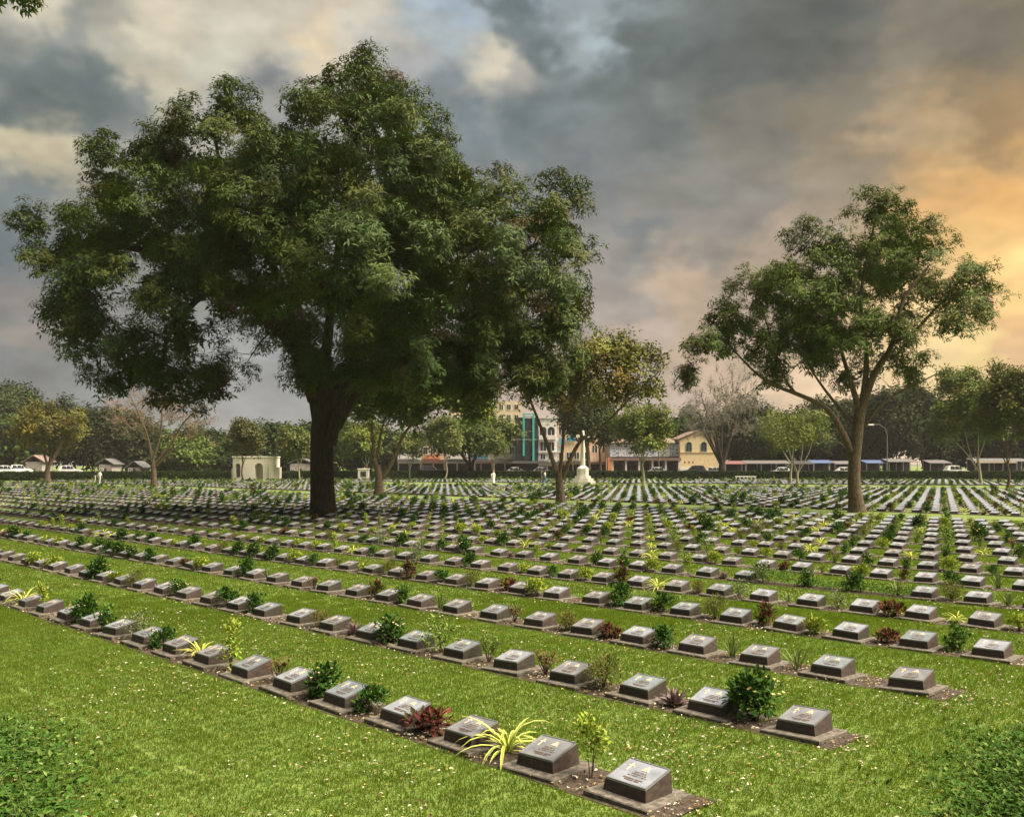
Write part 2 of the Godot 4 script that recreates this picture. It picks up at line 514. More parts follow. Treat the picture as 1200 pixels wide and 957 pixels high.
# many copies of a small mesh joined into one mesh (quicker to trace than overlapping instances)
func bake(called: String, mesh: ArrayMesh, xf: Array, cl: Array, parent: Node) -> void:
	var a := mesh.surface_get_arrays(0)
	var ix: PackedInt32Array = a[Mesh.ARRAY_INDEX]
	var v0 := PackedVector3Array()
	var n0 := PackedVector3Array()
	var c0 := PackedColorArray()
	for i in ix:
		v0.append(a[Mesh.ARRAY_VERTEX][i]); n0.append(a[Mesh.ARRAY_NORMAL][i]); c0.append(a[Mesh.ARRAY_COLOR][i])
	var v := PackedVector3Array()
	var n := PackedVector3Array()
	var c := PackedColorArray()
	for i in xf.size():
		var t: Transform3D = xf[i]
		v.append_array(t * v0)
		n.append_array(Transform3D(t.basis.orthonormalized(), Vector3.ZERO) * n0)
		for k in c0.size(): c.append(c0[k] * cl[i])
	var b := []
	b.resize(Mesh.ARRAY_MAX)
	b[Mesh.ARRAY_VERTEX] = v; b[Mesh.ARRAY_NORMAL] = n; b[Mesh.ARRAY_COLOR] = c
	var m := ArrayMesh.new()
	m.add_surface_from_arrays(Mesh.PRIMITIVE_TRIANGLES, b)
	m.surface_set_material(0, mesh.surface_get_material(0))
	var o := part(called, m, parent)
	o.set_meta("kind", "stuff")

func simple_tree(called: String, label: String, group: String, px: float, z: float, top: float, wide: float, low: float, opt: Dictionary) -> Node3D:
	# a tree by the pixel column of its trunk, its depth, the row of its top, its crown width and the row of the crown's lower edge
	var base := Vector3((px - CX) * z / F, 0, -z)
	var r := RandomNumberGenerator.new()
	r.seed = int(px * 13.0 + z)
	var k := z / F
	var fork := ap(px + r.randf_range(-2, 2), lerpf(low, YH + F * EYE / z, opt.get("fork", 0.25)), z)
	var polys := [[[base, base.lerp(fork, 0.5) + Vector3(r.randfn(), 0, r.randfn()) * 0.1, fork], opt.get("girth", 0.3), opt.get("girth", 0.3) * 0.7]]
	var lobes := []
	var n: int = opt.get("lobes", 6)
	var ry := (low - top) * 0.5
	for i in n:
		var a := TAU * i / n + r.randf() * 0.6
		var h := r.randf_range(-0.5, 0.55)
		var s := sqrt(1.0 - h * h) * r.randf_range(0.45, 0.62)
		var cx: float = px + opt.get("lean", 0.0) + cos(a) * wide * 0.5 * s
		var cy := (top + low) * 0.5 - h * ry * 0.8
		var l := lobe(cx, cy, wide * r.randf_range(0.2, 0.28), ry * r.randf_range(0.42, 0.55), z, sin(a) * wide * 0.5 * s * k)
		lobes.append(l)
		if i < opt.get("limbs", 4):
			polys.append([[fork - Vector3(0, 0.3, 0), fork.lerp(l[0], 0.5) + Vector3(r.randfn() * 0.2, -0.3, r.randfn() * 0.2), l[0]], opt.get("girth", 0.3) * 0.5, opt.get("girth", 0.3) * 0.12])
	return tree(called, label, group, base, polys, lobes, opt)

func P2(arr: Array, z: float, dz: Array = []) -> Array:
	var out := []
	for i in arr.size(): out.append(ap(arr[i][0], arr[i][1], z) + Vector3(0, 0, -dz[i] if i < dz.size() else 0.0))
	return out

# ---------------------------------------------------------------- bed plants
func jit(c: Color, r: RandomNumberGenerator, s: float = 0.25) -> Color:
	var g := r.randf_range(1.0 - s, 1.0 + s)
	return Color(c.r * g * r.randf_range(0.92, 1.08), c.g * g, c.b * g)

func bush(sd: int, h: float, w: float, n: int, ll: float, lw: float, cols: Array, opt: Dictionary = {}) -> Array:
	var r := RandomNumberGenerator.new()
	r.seed = sd
	var f := MB.new()
	var s := MB.new()
	var fl := MB.new()
	var cy: float = h * opt.get("mid", 0.5)
	var ry := h - cy
	for i in opt.get("stems", 6):
		var a := r.randf() * TAU
		var e := Vector3(cos(a) * w * 0.33 * r.randf(), cy + ry * r.randf_range(-0.2, 0.7), sin(a) * w * 0.33 * r.randf())
		s.tube([Vector3(e.x * 0.1, -0.01, e.z * 0.1), Vector3(e.x * 0.5, e.y * 0.5, e.z * 0.5), e], [0.006, 0.004, 0.002], 4)
	var q := opt.get("clumps", 9) as int
	var cc := []
	for i in q:
		var u := Vector3(r.randfn(), r.randfn(), r.randfn()).normalized() * r.randf_range(0.35, 0.8)
		cc.append(u)
	for i in int(n * opt.get("dense", 1.5)):
		var u: Vector3 = cc[i % q] + Vector3(r.randfn(), r.randfn(), r.randfn()) * opt.get("loose", 0.28)
		if u.length() > 1.15: u = u.normalized() * r.randf_range(0.8, 1.15)
		var p := Vector3(u.x * w * 0.5, cy + u.y * ry, u.z * w * 0.5)
		if p.y < 0.015: p.y = r.randf_range(0.015, 0.06)
		var d := (u * 0.9 + Vector3(r.randfn(), r.randfn() + opt.get("rise", 0.35), r.randfn()) * 0.6).normalized()
		var z := r.randf_range(0.7, 1.25)
		f.leaf(p, d, Vector3.UP + u * 0.3, ll * z * 1.15, lw * z * 1.35, jit(cols[r.randi() % cols.size()], r), 0.2)
	for i in opt.get("flowers", 0):
		var u := Vector3(r.randfn(), absf(r.randfn()) + 0.2, r.randfn()).normalized() * r.randf_range(0.85, 1.08)
		var p := Vector3(u.x * w * 0.5, cy + u.y * ry, u.z * w * 0.5)
		for k in 6:
			var a := TAU * k / 6.0
			fl.leaf(p, (Vector3(cos(a), 0.35, sin(a)) + u * 0.5).normalized(), Vector3.UP, opt.get("fs", 0.022), 0.018, jit(opt.fcol, r, 0.15), 0.2)
	var out := [["foliage", f, M.leaf_soft], ["stems", s, M.stem]]
	if fl.v.size(): out.append(["flowers", fl, M.leaf_soft])
	return out

func straps(sd: int, n: int, l: float, w: float, lift0: float, lift1: float, droop: float, mid: Color, rim: Color) -> Array:
	var r := RandomNumberGenerator.new()
	r.seed = sd
	var f := MB.new()
	for i in n:
		var t := float(i) / n
		f.strap(Vector3(r.randfn() * 0.012, 0.0, r.randfn() * 0.012), i * 2.399 + r.randf_range(-0.3, 0.3), l * r.randf_range(0.75, 1.15), w * r.randf_range(0.8, 1.15), lerpf(lift0, lift1, t) + r.randf_range(-0.1, 0.1), droop * r.randf_range(0.6, 1.3), jit(mid, r, 0.2), jit(rim, r, 0.15), 6)
	return [["foliage", f, M.leaf_soft]]

func twiggy(sd: int, h: float, n: int, ll: float, cols: Array, nl: int) -> Array:
	var r := RandomNumberGenerator.new()
	r.seed = sd
	var f := MB.new()
	var s := MB.new()
	for i in n:
		var a := r.randf() * TAU
		var o := Vector3(cos(a), 0, sin(a)) * h * r.randf_range(0.12, 0.45)
		var e := o + Vector3(0, h * r.randf_range(0.6, 1.0), 0)
		var m := o * 0.35 + Vector3(r.randfn() * 0.02, e.y * 0.5, r.randfn() * 0.02)
		s.tube([Vector3(0, -0.01, 0), m, e], [0.006, 0.004, 0.002], 4)
		for k in nl:
			var t := r.randf_range(0.35, 1.0)
			var p := m.lerp(e, (t - 0.35) / 0.65)
			f.leaf(p, Vector3(r.randfn(), r.randf_range(-0.2, 1.0), r.randfn()).normalized(), Vector3.UP, ll * r.randf_range(0.7, 1.3), ll * 0.45, jit(cols[r.randi() % cols.size()], r), 0.2)
	return [["foliage", f, M.leaf_soft], ["stems", s, M.stem]]

var species := {}

func make_species() -> void:
	var dg := [Color(0.035, 0.085, 0.018), Color(0.055, 0.12, 0.022), Color(0.025, 0.06, 0.015)]
	var lime := [Color(0.21, 0.27, 0.04), Color(0.15, 0.24, 0.035), Color(0.28, 0.32, 0.06)]
	var red := [Color(0.085, 0.026, 0.026), Color(0.13, 0.045, 0.035), Color(0.055, 0.05, 0.02)]
	var ol := [Color(0.10, 0.12, 0.03), Color(0.15, 0.14, 0.05), Color(0.07, 0.09, 0.025)]
	# name: [words for the label, [variants]]
	species = {
		"spider_plant": ["spider plant with arching yellow-edged leaves", [straps(1, 30, 0.46, 0.030, 0.5, 1.45, 1.9, Color(0.16, 0.26, 0.04), Color(0.50, 0.52, 0.16)), straps(2, 24, 0.38, 0.026, 0.5, 1.45, 1.8, Color(0.17, 0.26, 0.04), Color(0.50, 0.50, 0.15))]],
		"green_shrub": ["dark green rounded leafy shrub", [bush(3, 0.36, 0.42, 330, 0.06, 0.028, dg), bush(4, 0.30, 0.40, 300, 0.055, 0.026, dg), bush(5, 0.42, 0.36, 320, 0.06, 0.026, [Color(0.05, 0.11, 0.02), Color(0.08, 0.15, 0.03), Color(0.03, 0.07, 0.015)])]],
		"blossom_shrub": ["green shrub dotted with pale cream flowers", [bush(6, 0.44, 0.46, 380, 0.07, 0.032, dg, {"flowers": 16, "fcol": Color(0.75, 0.62, 0.30), "fs": 0.026}), bush(7, 0.36, 0.42, 320, 0.06, 0.03, dg, {"flowers": 14, "fcol": Color(0.72, 0.62, 0.42), "fs": 0.022})]],
		"lime_shrub": ["lime yellow leafy shrub", [bush(8, 0.30, 0.40, 300, 0.055, 0.028, lime), bush(9, 0.26, 0.34, 260, 0.05, 0.028, lime)]],
		"lime_sapling": ["thin upright sapling with lime yellow leaves", [bush(10, 0.46, 0.24, 190, 0.042, 0.02, lime, {"mid": 0.66, "stems": 4, "loose": 0.34}), bush(11, 0.56, 0.22, 170, 0.05, 0.024, lime, {"mid": 0.52, "stems": 5})]],
		"red_shrub": ["low shrub with dark red leaves", [bush(12, 0.26, 0.36, 190, 0.065, 0.034, red), bush(13, 0.34, 0.34, 220, 0.07, 0.03, red + [Color(0.05, 0.09, 0.02)]), bush(14, 0.18, 0.40, 150, 0.07, 0.036, red)]],
		"purple_rosette": ["low clump of pointed purple and grey leaves", [straps(15, 58, 0.20, 0.034, 0.35, 1.4, 0.5, Color(0.11, 0.06, 0.09), Color(0.20, 0.15, 0.18)), straps(16, 46, 0.18, 0.03, 0.35, 1.4, 0.5, Color(0.09, 0.06, 0.07), Color(0.22, 0.15, 0.18))]],
		"sword_plant": ["tuft of stiff upright green blades", [straps(17, 20, 0.36, 0.030, 0.9, 1.5, 0.35, Color(0.10, 0.16, 0.06), Color(0.16, 0.22, 0.08)), straps(18, 16, 0.32, 0.026, 0.8, 1.5, 0.4, Color(0.09, 0.14, 0.05), Color(0.16, 0.20, 0.09))]],
		"olive_globe": ["feathery olive brown globe shrub", [bush(19, 0.36, 0.38, 700, 0.05, 0.008, ol, {"clumps": 16}), bush(20, 0.30, 0.34, 600, 0.045, 0.008, ol + [Color(0.16, 0.10, 0.05)], {"clumps": 14})]],
		"twig_plant": ["sparse twiggy plant with few leaves", [twiggy(21, 0.30, 12, 0.05, [Color(0.20, 0.10, 0.07), Color(0.12, 0.12, 0.05)], 12), twiggy(22, 0.36, 10, 0.05, [Color(0.14, 0.20, 0.05), Color(0.10, 0.15, 0.03)], 16)]],
		"airy_shrub": ["loose airy green shrub with small pale flowers", [bush(23, 0.48, 0.48, 200, 0.05, 0.022, [Color(0.12, 0.20, 0.04), Color(0.17, 0.24, 0.06), Color(0.07, 0.13, 0.03)], {"flowers": 9, "fcol": Color(0.7, 0.7, 0.55), "fs": 0.018, "loose": 0.4, "stems": 8}), bush(24, 0.40, 0.5, 230, 0.045, 0.02, [Color(0.13, 0.16, 0.09), Color(0.16, 0.18, 0.12), Color(0.07, 0.10, 0.05)], {"loose": 0.38, "stems": 9})]],
	}
	for k in species:
		var vs := []
		for parts in species[k][1]:
			var whole := ArrayMesh.new()
			var ms := []
			for p in parts:
				p[1].into(whole, p[2])
				ms.append([p[0], p[1].mesh(p[2])])
			vs.append({"whole": whole, "parts": ms})
		species[k].append(vs)

func add_plant(kind: String, variant: int, xf: Transform3D, label: String) -> void:
	var o := thing(kind, label, "plant", xf.origin, 0.0, "plants set between the grave markers")
	o.transform = xf
	var v: Array = species[kind][2]
	for p in v[variant % v.size()].parts: part(p[0], p[1], o)

# ---------------------------------------------------------------- grave markers
var ORD := ["front", "second", "third", "fourth", "fifth", "sixth", "seventh", "eighth", "ninth", "tenth", "eleventh", "twelfth", "thirteenth", "fourteenth", "fifteenth", "sixteenth", "seventeenth", "eighteenth", "nineteenth", "twentieth"]
var NTH := ["first", "second", "third", "fourth", "fifth", "sixth", "seventh", "eighth", "ninth", "tenth", "eleventh", "twelfth", "thirteenth", "fourteenth", "fifteenth", "sixteenth", "seventeenth", "eighteenth", "nineteenth", "twentieth"]

func nth(n: int) -> String:
	if n < 20: return NTH[n]
	var tens := ["", "", "twenty", "thirty", "forty", "fifty", "sixty"]
	var tenth := ["", "", "twentieth", "thirtieth", "fortieth", "fiftieth", "sixtieth"]
	var k := n + 1
	return tenth[k / 10] if k % 10 == 0 else tens[k / 10] + "-" + NTH[k % 10 - 1]

func ped_top(x: float, t: float, up: float) -> Vector3:
	# a point over the sloping top: x across, t from the front (0) to the back (1)
	return Vector3(x, lerpf(0.122, 0.200, t) + up, lerpf(0.148, -0.148, t))

func top_box(b: MB, x0: float, x1: float, t0: float, t1: float, lo: float, hi: float) -> void:
	b.hexa([ped_top(x0, t0, lo), ped_top(x1, t0, lo), ped_top(x1, t1, lo), ped_top(x0, t1, lo), ped_top(x0, t0, hi), ped_top(x1, t0, hi), ped_top(x1, t1, hi), ped_top(x0, t1, hi)])

func marker_parts() -> Dictionary:
	var d := {}
	var s := MB.new()
	s.slab(Vector3(-0.30, 0.0, -0.265), Vector3(0.30, 0.036, 0.275), 0.008)
	d.base_slab = s
	var p := MB.new()
	p.hexa([Vector3(-0.20, 0.036, 0.165), Vector3(0.20, 0.036, 0.165), Vector3(0.20, 0.036, -0.165), Vector3(-0.20, 0.036, -0.165),
		ped_top(-0.188, -0.02, 0), ped_top(0.188, -0.02, 0), ped_top(0.188, 1.02, 0), ped_top(-0.188, 1.02, 0)])
	d.pedestal = p
	var q := MB.new()
	top_box(q, -0.186, 0.186, -0.01, 1.01, 0.0, 0.010)
	d.plaque = q
	var rim := MB.new()
	top_box(rim, -0.186, 0.186, -0.01, 0.022, 0.010, 0.015)
	top_box(rim, -0.186, 0.186, 0.978, 1.01, 0.010, 0.015)
	top_box(rim, -0.186, -0.176, 0.022, 0.978, 0.010, 0.015)
	top_box(rim, 0.176, 0.186, 0.022, 0.978, 0.010, 0.015)
	d.rim = rim
	var c := MB.new()
	top_box(c, -0.116, -0.106, 0.50, 0.86, 0.010, 0.0135)
	top_box(c, -0.138, -0.116, 0.70, 0.745, 0.010, 0.0135)
	top_box(c, -0.106, -0.084, 0.70, 0.745, 0.010, 0.0135)
	d.cross = c
	var e := MB.new()
	top_box(e, 0.000, 0.060, 0.63, 0.685, 0.010, 0.014)
	top_box(e, 0.008, 0.052, 0.685, 0.76, 0.010, 0.014)
	top_box(e, 0.020, 0.040, 0.76, 0.83, 0.010, 0.014)
	d.emblem = e
	var t := MB.new()
	var r := RandomNumberGenerator.new()
	r.seed = 3
	for row in [[0.50, -0.035, 0.075], [0.415, -0.045, 0.085], [0.33, -0.06, 0.10], [0.20, -0.075, 0.10], [0.13, -0.05, 0.075]]:
		var x: float = row[1]
		while x < row[2]:
			var w := r.randf_range(0.004, 0.008)
			top_box(t, x, x + w, row[0], row[0] + 0.05, 0.010, 0.0125)
			x += w + (0.003 if r.randf() < 0.8 else 0.009)
	d.inscription = t
	return d

# ---------------------------------------------------------------- people
func blob(bones: Array, cell: float, k: float) -> MB:
	# one smooth skin round tapered bones [a, b, ra, rb, colour], as surface nets
	var lo := Vector3.ONE * 1e9
	var hi := -lo
	for q in bones:
		var m: float = maxf(q[2], q[3]) + cell * 2.0
		lo = lo.min(q[0] - Vector3.ONE * m).min(q[1] - Vector3.ONE * m)
		hi = hi.max(q[0] + Vector3.ONE * m).max(q[1] + Vector3.ONE * m)
	var nx := int((hi.x - lo.x) / cell) + 2
	var ny := int((hi.y - lo.y) / cell) + 2
	var nzz := int((hi.z - lo.z) / cell) + 2
	var f := PackedFloat32Array()
	f.resize(nx * ny * nzz)
	f.fill(1e3)
	for q in bones:
		var m2: float = maxf(q[2], q[3]) + cell * 3.0
		var b0: Vector3 = (q[0].min(q[1]) - Vector3.ONE * m2 - lo) / cell
		var b1: Vector3 = (q[0].max(q[1]) + Vector3.ONE * m2 - lo) / cell
		var ab: Vector3 = q[1] - q[0]
		var l2 := maxf(ab.length_squared(), 1e-9)
		for z in range(maxi(0, int(b0.z)), mini(nzz, int(b1.z) + 2)):
			for y in range(maxi(0, int(b0.y)), mini(ny, int(b1.y) + 2)):
				for x in range(maxi(0, int(b0.x)), mini(nx, int(b1.x) + 2)):
					var p := lo + Vector3(x, y, z) * cell
					var t: float = clampf((p - q[0]).dot(ab) / l2, 0.0, 1.0)
					var d: float = p.distance_to(q[0] + ab * t) - lerpf(q[2], q[3], t)
					var i := (z * ny + y) * nx + x
					var o := f[i]
					if o > 100.0: f[i] = d
					else:
						var h := clampf(0.5 + 0.5 * (o - d) / k, 0.0, 1.0)
						f[i] = lerpf(o, d, h) - k * h * (1.0 - h)
	var b := MB.new()
	var id := {}
	var st := [1, nx, nx * ny]
	for z in nzz - 1:
		for y in ny - 1:
			for x in nx - 1:
				var i := (z * ny + y) * nx + x
				var s := Vector3.ZERO
				var n := 0
				for e in [[0, 1], [0, 2], [0, 4], [1, 3], [1, 5], [2, 3], [2, 6], [3, 7], [4, 5], [4, 6], [5, 7], [6, 7]]:
					var pa := Vector3(e[0] & 1, (e[0] >> 1) & 1, e[0] >> 2)
					var pb := Vector3(e[1] & 1, (e[1] >> 1) & 1, e[1] >> 2)
					var fa := f[i + int(pa.x) + int(pa.y) * nx + int(pa.z) * nx * ny]
					var fb := f[i + int(pb.x) + int(pb.y) * nx + int(pb.z) * nx * ny]
					if (fa < 0.0) != (fb < 0.0):
						s += pa.lerp(pb, fa / (fa - fb)); n += 1
				if n:
					var p := lo + (Vector3(x, y, z) + s / n) * cell
					var best := 1e9
					var col := Color.WHITE
					for q in bones:
						var ab: Vector3 = q[1] - q[0]
						var t: float = clampf((p - q[0]).dot(ab) / maxf(ab.length_squared(), 1e-9), 0.0, 1.0)
						var d: float = p.distance_to(q[0] + ab * t) - lerpf(q[2], q[3], t)
						if d < best: best = d; col = q[4]
					var g := Vector3(f[i + 1] - f[i], f[i + nx] - f[i], f[i + nx * ny] - f[i])
					id[i] = b.v.size()
					b.v.append(p); b.n.append(g.normalized()); b.c.append(col)
	for z in range(1, nzz - 1):
		for y in range(1, ny - 1):
			for x in range(1, nx - 1):
				var i := (z * ny + y) * nx + x
				for ax in 3:
					var fa := f[i]
					var fb: float = f[i + st[ax]]
					if (fa < 0.0) == (fb < 0.0): continue
					var u: int = st[(ax + 1) % 3]
					var w: int = st[(ax + 2) % 3]
					var q := [i, i - u, i - u - w, i - w]
					if not (id.has(q[0]) and id.has(q[1]) and id.has(q[2]) and id.has(q[3])): continue
					if fa < 0.0: q.reverse()
					for tt in [[0, 1, 2], [0, 2, 3]]:
						for e in tt: b.ix.append(id[q[e]])
	return b

func person(at: Vector3, turn: float, label: String, shirt: Color, lower: Color, hair: Color, stride: float, long_dress: bool, tall: float = 1.0) -> void:
	var o := thing("person", label, "person", at, turn, "people walking on the far grass")
	var skin := Color(0.36, 0.22, 0.15)
	var sh := Color(0.05, 0.04, 0.04)
	var b := [[Vector3(0, 0.95, 0), Vector3(0, 1.16, 0), 0.135, 0.125, lower], [Vector3(0, 1.12, 0), Vector3(0, 1.36, 0), 0.13, 0.15, shirt],
		[Vector3(-0.15, 1.38, 0), Vector3(0.15, 1.38, 0), 0.075, 0.075, shirt], [Vector3(0, 1.38, 0), Vector3(0, 1.50, 0.01), 0.06, 0.055, skin],
		[Vector3(0, 1.57, 0.02), Vector3(0, 1.65, 0.01), 0.085, 0.09, skin], [Vector3(0, 1.585, 0.10), Vector3(0, 1.565, 0.115), 0.016, 0.018, skin],
		[Vector3(0, 1.66, -0.02), Vector3(0, 1.69, -0.02), 0.095, 0.085, hair], [Vector3(0, 1.56, -0.06), Vector3(0, 1.64, -0.05), 0.07, 0.08, hair]]
	for s in [-1.0, 1.0]:
		var g: float = stride * s
		b.append([Vector3(0.085 * s, 0.93, 0), Vector3(0.09 * s, 0.50, g * 0.5 + 0.02), 0.095, 0.065, lower])
		b.append([Vector3(0.09 * s, 0.50, g * 0.5 + 0.02), Vector3(0.09 * s, 0.09, g), 0.06, 0.042, lower if not long_dress else skin])
		b.append([Vector3(0.09 * s, 0.045, g - 0.03), Vector3(0.10 * s, 0.035, g + 0.15), 0.045, 0.035, sh])
		b.append([Vector3(0.20 * s, 1.37, 0), Vector3(0.25 * s, 1.10, -g * 0.4), 0.055, 0.045, shirt])
		b.append([Vector3(0.25 * s, 1.10, -g * 0.4), Vector3(0.24 * s, 0.87, -g * 0.7 + 0.06), 0.042, 0.032, skin])
		b.append([Vector3(0.24 * s, 0.86, -g * 0.7 + 0.06), Vector3(0.235 * s, 0.76, -g * 0.7 + 0.08), 0.035, 0.022, skin])
		b.append([Vector3(0.23 * s, 0.85, -g * 0.7 + 0.08), Vector3(0.21 * s, 0.79, -g * 0.7 + 0.11), 0.014, 0.012, skin])
	if long_dress:
		b.append([Vector3(0, 1.0, 0), Vector3(0, 0.32, 0), 0.15, 0.20, lower])
	var m := MB.new()
	m = blob(b, 0.028, 0.035)
	var body := part("body", m.mesh(M.cloth), o)
	body.scale = Vector3.ONE * tall

# ---------------------------------------------------------------- cars
func car(at: Vector3, turn: float, label: String, paint: Color, suv: bool) -> void:
	var o := thing("parked_car", label, "car", at, turn, "cars on the road behind the hedge")
	var pm := mat(paint, 0.25)
	pm.clearcoat_enabled = true
	var hb := 0.95 if suv else 0.82
	var hr := 1.75 if suv else 1.45
	# lower body: sections along x with half width and top height
	var b := MB.new()
	var secs := [[-2.15, 0.62, 0.40, hb - 0.10], [-2.0, 0.78, 0.28, hb], [-1.2, 0.86, 0.24, hb + 0.02], [0.0, 0.88, 0.24, hb + 0.02], [1.0, 0.87, 0.24, hb], [1.8, 0.80, 0.28, hb - 0.12], [2.12, 0.60, 0.36, hb - 0.28]]
	var cab := [[-1.95 if suv else -1.75, 0.74, hb + 0.0], [-1.55 if suv else -1.15, 0.62, hr - 0.06], [-0.6, 0.63, hr], [0.25, 0.62, hr - 0.04], [1.05, 0.74, hb + 0.0]]
	for i in secs.size() - 1:
		var s: Array = secs[i]
		var t: Array = secs[i + 1]
		b.hexa([Vector3(s[0], s[2], s[1]), Vector3(t[0], t[2], t[1]), Vector3(t[0], t[2], -t[1]), Vector3(s[0], s[2], -s[1]), Vector3(s[0], s[3], s[1] * 0.94), Vector3(t[0], t[3], t[1] * 0.94), Vector3(t[0], t[3], -t[1] * 0.94), Vector3(s[0], s[3], -s[1] * 0.94)])
	for i in cab.size() - 1:
		var s: Array = cab[i]
		var t: Array = cab[i + 1]
		b.hexa([Vector3(s[0], hb - 0.05, 0.76), Vector3(t[0], hb - 0.05, 0.76), Vector3(t[0], hb - 0.05, -0.76), Vector3(s[0], hb - 0.05, -0.76), Vector3(s[0], s[2], s[1]), Vector3(t[0], t[2], t[1]), Vector3(t[0], t[2], -t[1]), Vector3(s[0], s[2], -s[1])])
	part("body", b.mesh(pm), o)
	for side in [1.0, -1.0]:
		for wn in [[-1.35, -0.62], [-0.54, 0.12], [0.20, 0.72]]:
			var w := MB.new()
			var zt: float = 0.645 * side
			var zb: float = 0.775 * side
			var x1b: float = wn[1] + (0.08 if wn[1] < 0.5 else 0.12)
			var x1t: float = wn[1] - (0.0 if wn[1] < 0.5 else 0.35)
			w.quad(Vector3(wn[0], hb + 0.05, zb), Vector3(x1b, hb + 0.05, zb), Vector3(x1t, hr - 0.12, zt), Vector3(wn[0] + 0.03, hr - 0.12, zt))
			part("window", w.mesh(M.glass), o)
		for x in [-1.35, 1.3]:
			var cy := CylinderMesh.new()
			cy.top_radius = 0.32; cy.bottom_radius = 0.32; cy.height = 0.2; cy.radial_segments = 20; cy.rings = 1
			cy.material = M.dark
			var wh := part("wheel", cy, o, Vector3(x, 0.32, 0.80 * side))
			wh.rotation.x = PI / 2
			var rm := CylinderMesh.new()
			rm.top_radius = 0.2; rm.bottom_radius = 0.2; rm.height = 0.22; rm.radial_segments = 12; rm.rings = 1
			rm.material = M.metal
			part("rim", rm, wh)
	var ws := MB.new()
	ws.quad(Vector3(0.36, hr - 0.10, 0.56), Vector3(0.36, hr - 0.10, -0.56), Vector3(1.03, hb + 0.06, -0.68), Vector3(1.03, hb + 0.06, 0.68))
	for i in ws.v.size(): ws.v[i] += Vector3(0.03, 0.02, 0)
	part("windscreen", ws.mesh(M.glass), o)
	for side in [1.0, -1.0]:
		var hl := MB.new()
		hl.box(Vector3(2.0, hb - 0.36, 0.42 * side - 0.12), Vector3(2.14, hb - 0.22, 0.42 * side + 0.12))
		part("headlight", hl.mesh(M.white), o)

# ---------------------------------------------------------------- buildings
# a block given by its pixel rectangle at depth z; o sits on the ground under its middle
func bld(called: String, label: String, x0: float, x1: float, z: float) -> Node3D:
	return thing(called, label, "building", Vector3(((x0 + x1) * 0.5 - CX) * z / F, 0, -z))

func face(o: Node3D, called: String, x0: float, y0: float, x1: float, y1: float, out: float, depth: float, m: Material, parent: Node = null, z: float = 0.0) -> MeshInstance3D:
	# box whose front face covers the pixels, out metres before the front plane of the building
	var zz := -o.position.z if z == 0.0 else z
	var a := ap(x0, y1, zz) - o.position
	var b := ap(x1, y0, zz) - o.position
	var k := MB.new()
	k.box(Vector3(a.x, maxf(a.y, 0.0), out - depth), Vector3(b.x, b.y, out))
	return part(called, k.mesh(m), o if parent == null else parent)

func window(o: Node3D, x0: float, y0: float, x1: float, y1: float, arched: bool = false, fm: Material = null, out: float = 0.0) -> void:
	var w := face(o, "window", x0, y0, x1, y1, out + 0.05, 0.10, M.glass)
	var f := MB.new()
	var a := ap(x0, y1, -o.position.z) - o.position
	var b := ap(x1, y0, -o.position.z) - o.position
	var t := 0.09
	var zf := out + 0.12
	f.box(Vector3(a.x - t, a.y - t, out - 0.02), Vector3(b.x + t, a.y, zf))
	f.box(Vector3(a.x - t, a.y, out - 0.02), Vector3(a.x, b.y, zf))
	f.box(Vector3(b.x, a.y, out - 0.02), Vector3(b.x + t, b.y, zf))
	f.box(Vector3((a.x + b.x) * 0.5 - 0.04, a.y, out - 0.02), Vector3((a.x + b.x) * 0.5 + 0.04, b.y, zf - 0.02))
	if arched:
		var c := Vector3((a.x + b.x) * 0.5, b.y, out + 0.05)
		var rr := (b.x - a.x) * 0.5
		var g := MB.new()
		for i in 10:
			var u0 := PI * i / 10.0
			var u1 := PI * (i + 1) / 10.0
			g.tri(c, c + Vector3(cos(u0), sin(u0), 0) * rr, c + Vector3(cos(u1), sin(u1), 0) * rr)
			var p0 := Vector3(cos(u0), sin(u0), 0)
			var p1 := Vector3(cos(u1), sin(u1), 0)
			var zz := Vector3(0, 0, 0.07)
			f.quad(c + p0 * rr + zz, c + p0 * (rr + t) + zz, c + p1 * (rr + t) + zz, c + p1 * rr + zz)
			f.quad(c + p1 * rr, c + p0 * rr, c + p0 * rr + zz, c + p1 * rr + zz)
			f.quad(c + p0 * (rr + t), c + p1 * (rr + t), c + p1 * (rr + t) + zz, c + p0 * (rr + t) + zz)
		part("arch_pane", g.mesh(M.glass), w)
	else:
		f.box(Vector3(a.x - t, b.y, out - 0.02), Vector3(b.x + t, b.y + t, zf))
	part("frame", f.mesh(M.white if fm == null else fm), w)

# ---------------------------------------------------------------- the cemetery's grid
const ROWS := 62
var rh := RV.normalized()
var chh := CV.normalized()
var step_r := RV.length()
var step_c := CV.length()

func hedge_z(x: float) -> float:
	if x < -10.0: return lerpf(164.0, 146.0, clampf((-10.0 - x) / 75.0, 0.0, 1.0))
	return lerpf(164.0, 157.0, clampf((x + 10.0) / 90.0, 0.0, 1.0))

func is_row(k: int) -> bool:
	return not (k == 16 or k == 17)

func on_far_path(p: Vector3) -> bool:
	# the grass walk that crosses the far plots
	if p.x < -20.0: return false
	return absf(-p.z - lerpf(125.0, 104.0, (p.x + 15.0) / 70.0)) < 8.5

func no_marker(k: int, i: int, p: Vector3) -> bool:
	if not is_row(k) or i < 0 or on_far_path(p): return true
	if k == 5 and i >= 4 and i <= 6: return true
	if -p.z > hedge_z(p.x) - 6.0: return true
	for t in trunks:
		if Vector2(p.x - t[0].x, p.z - t[0].z).length() < t[1] + 0.45: return true
	return false

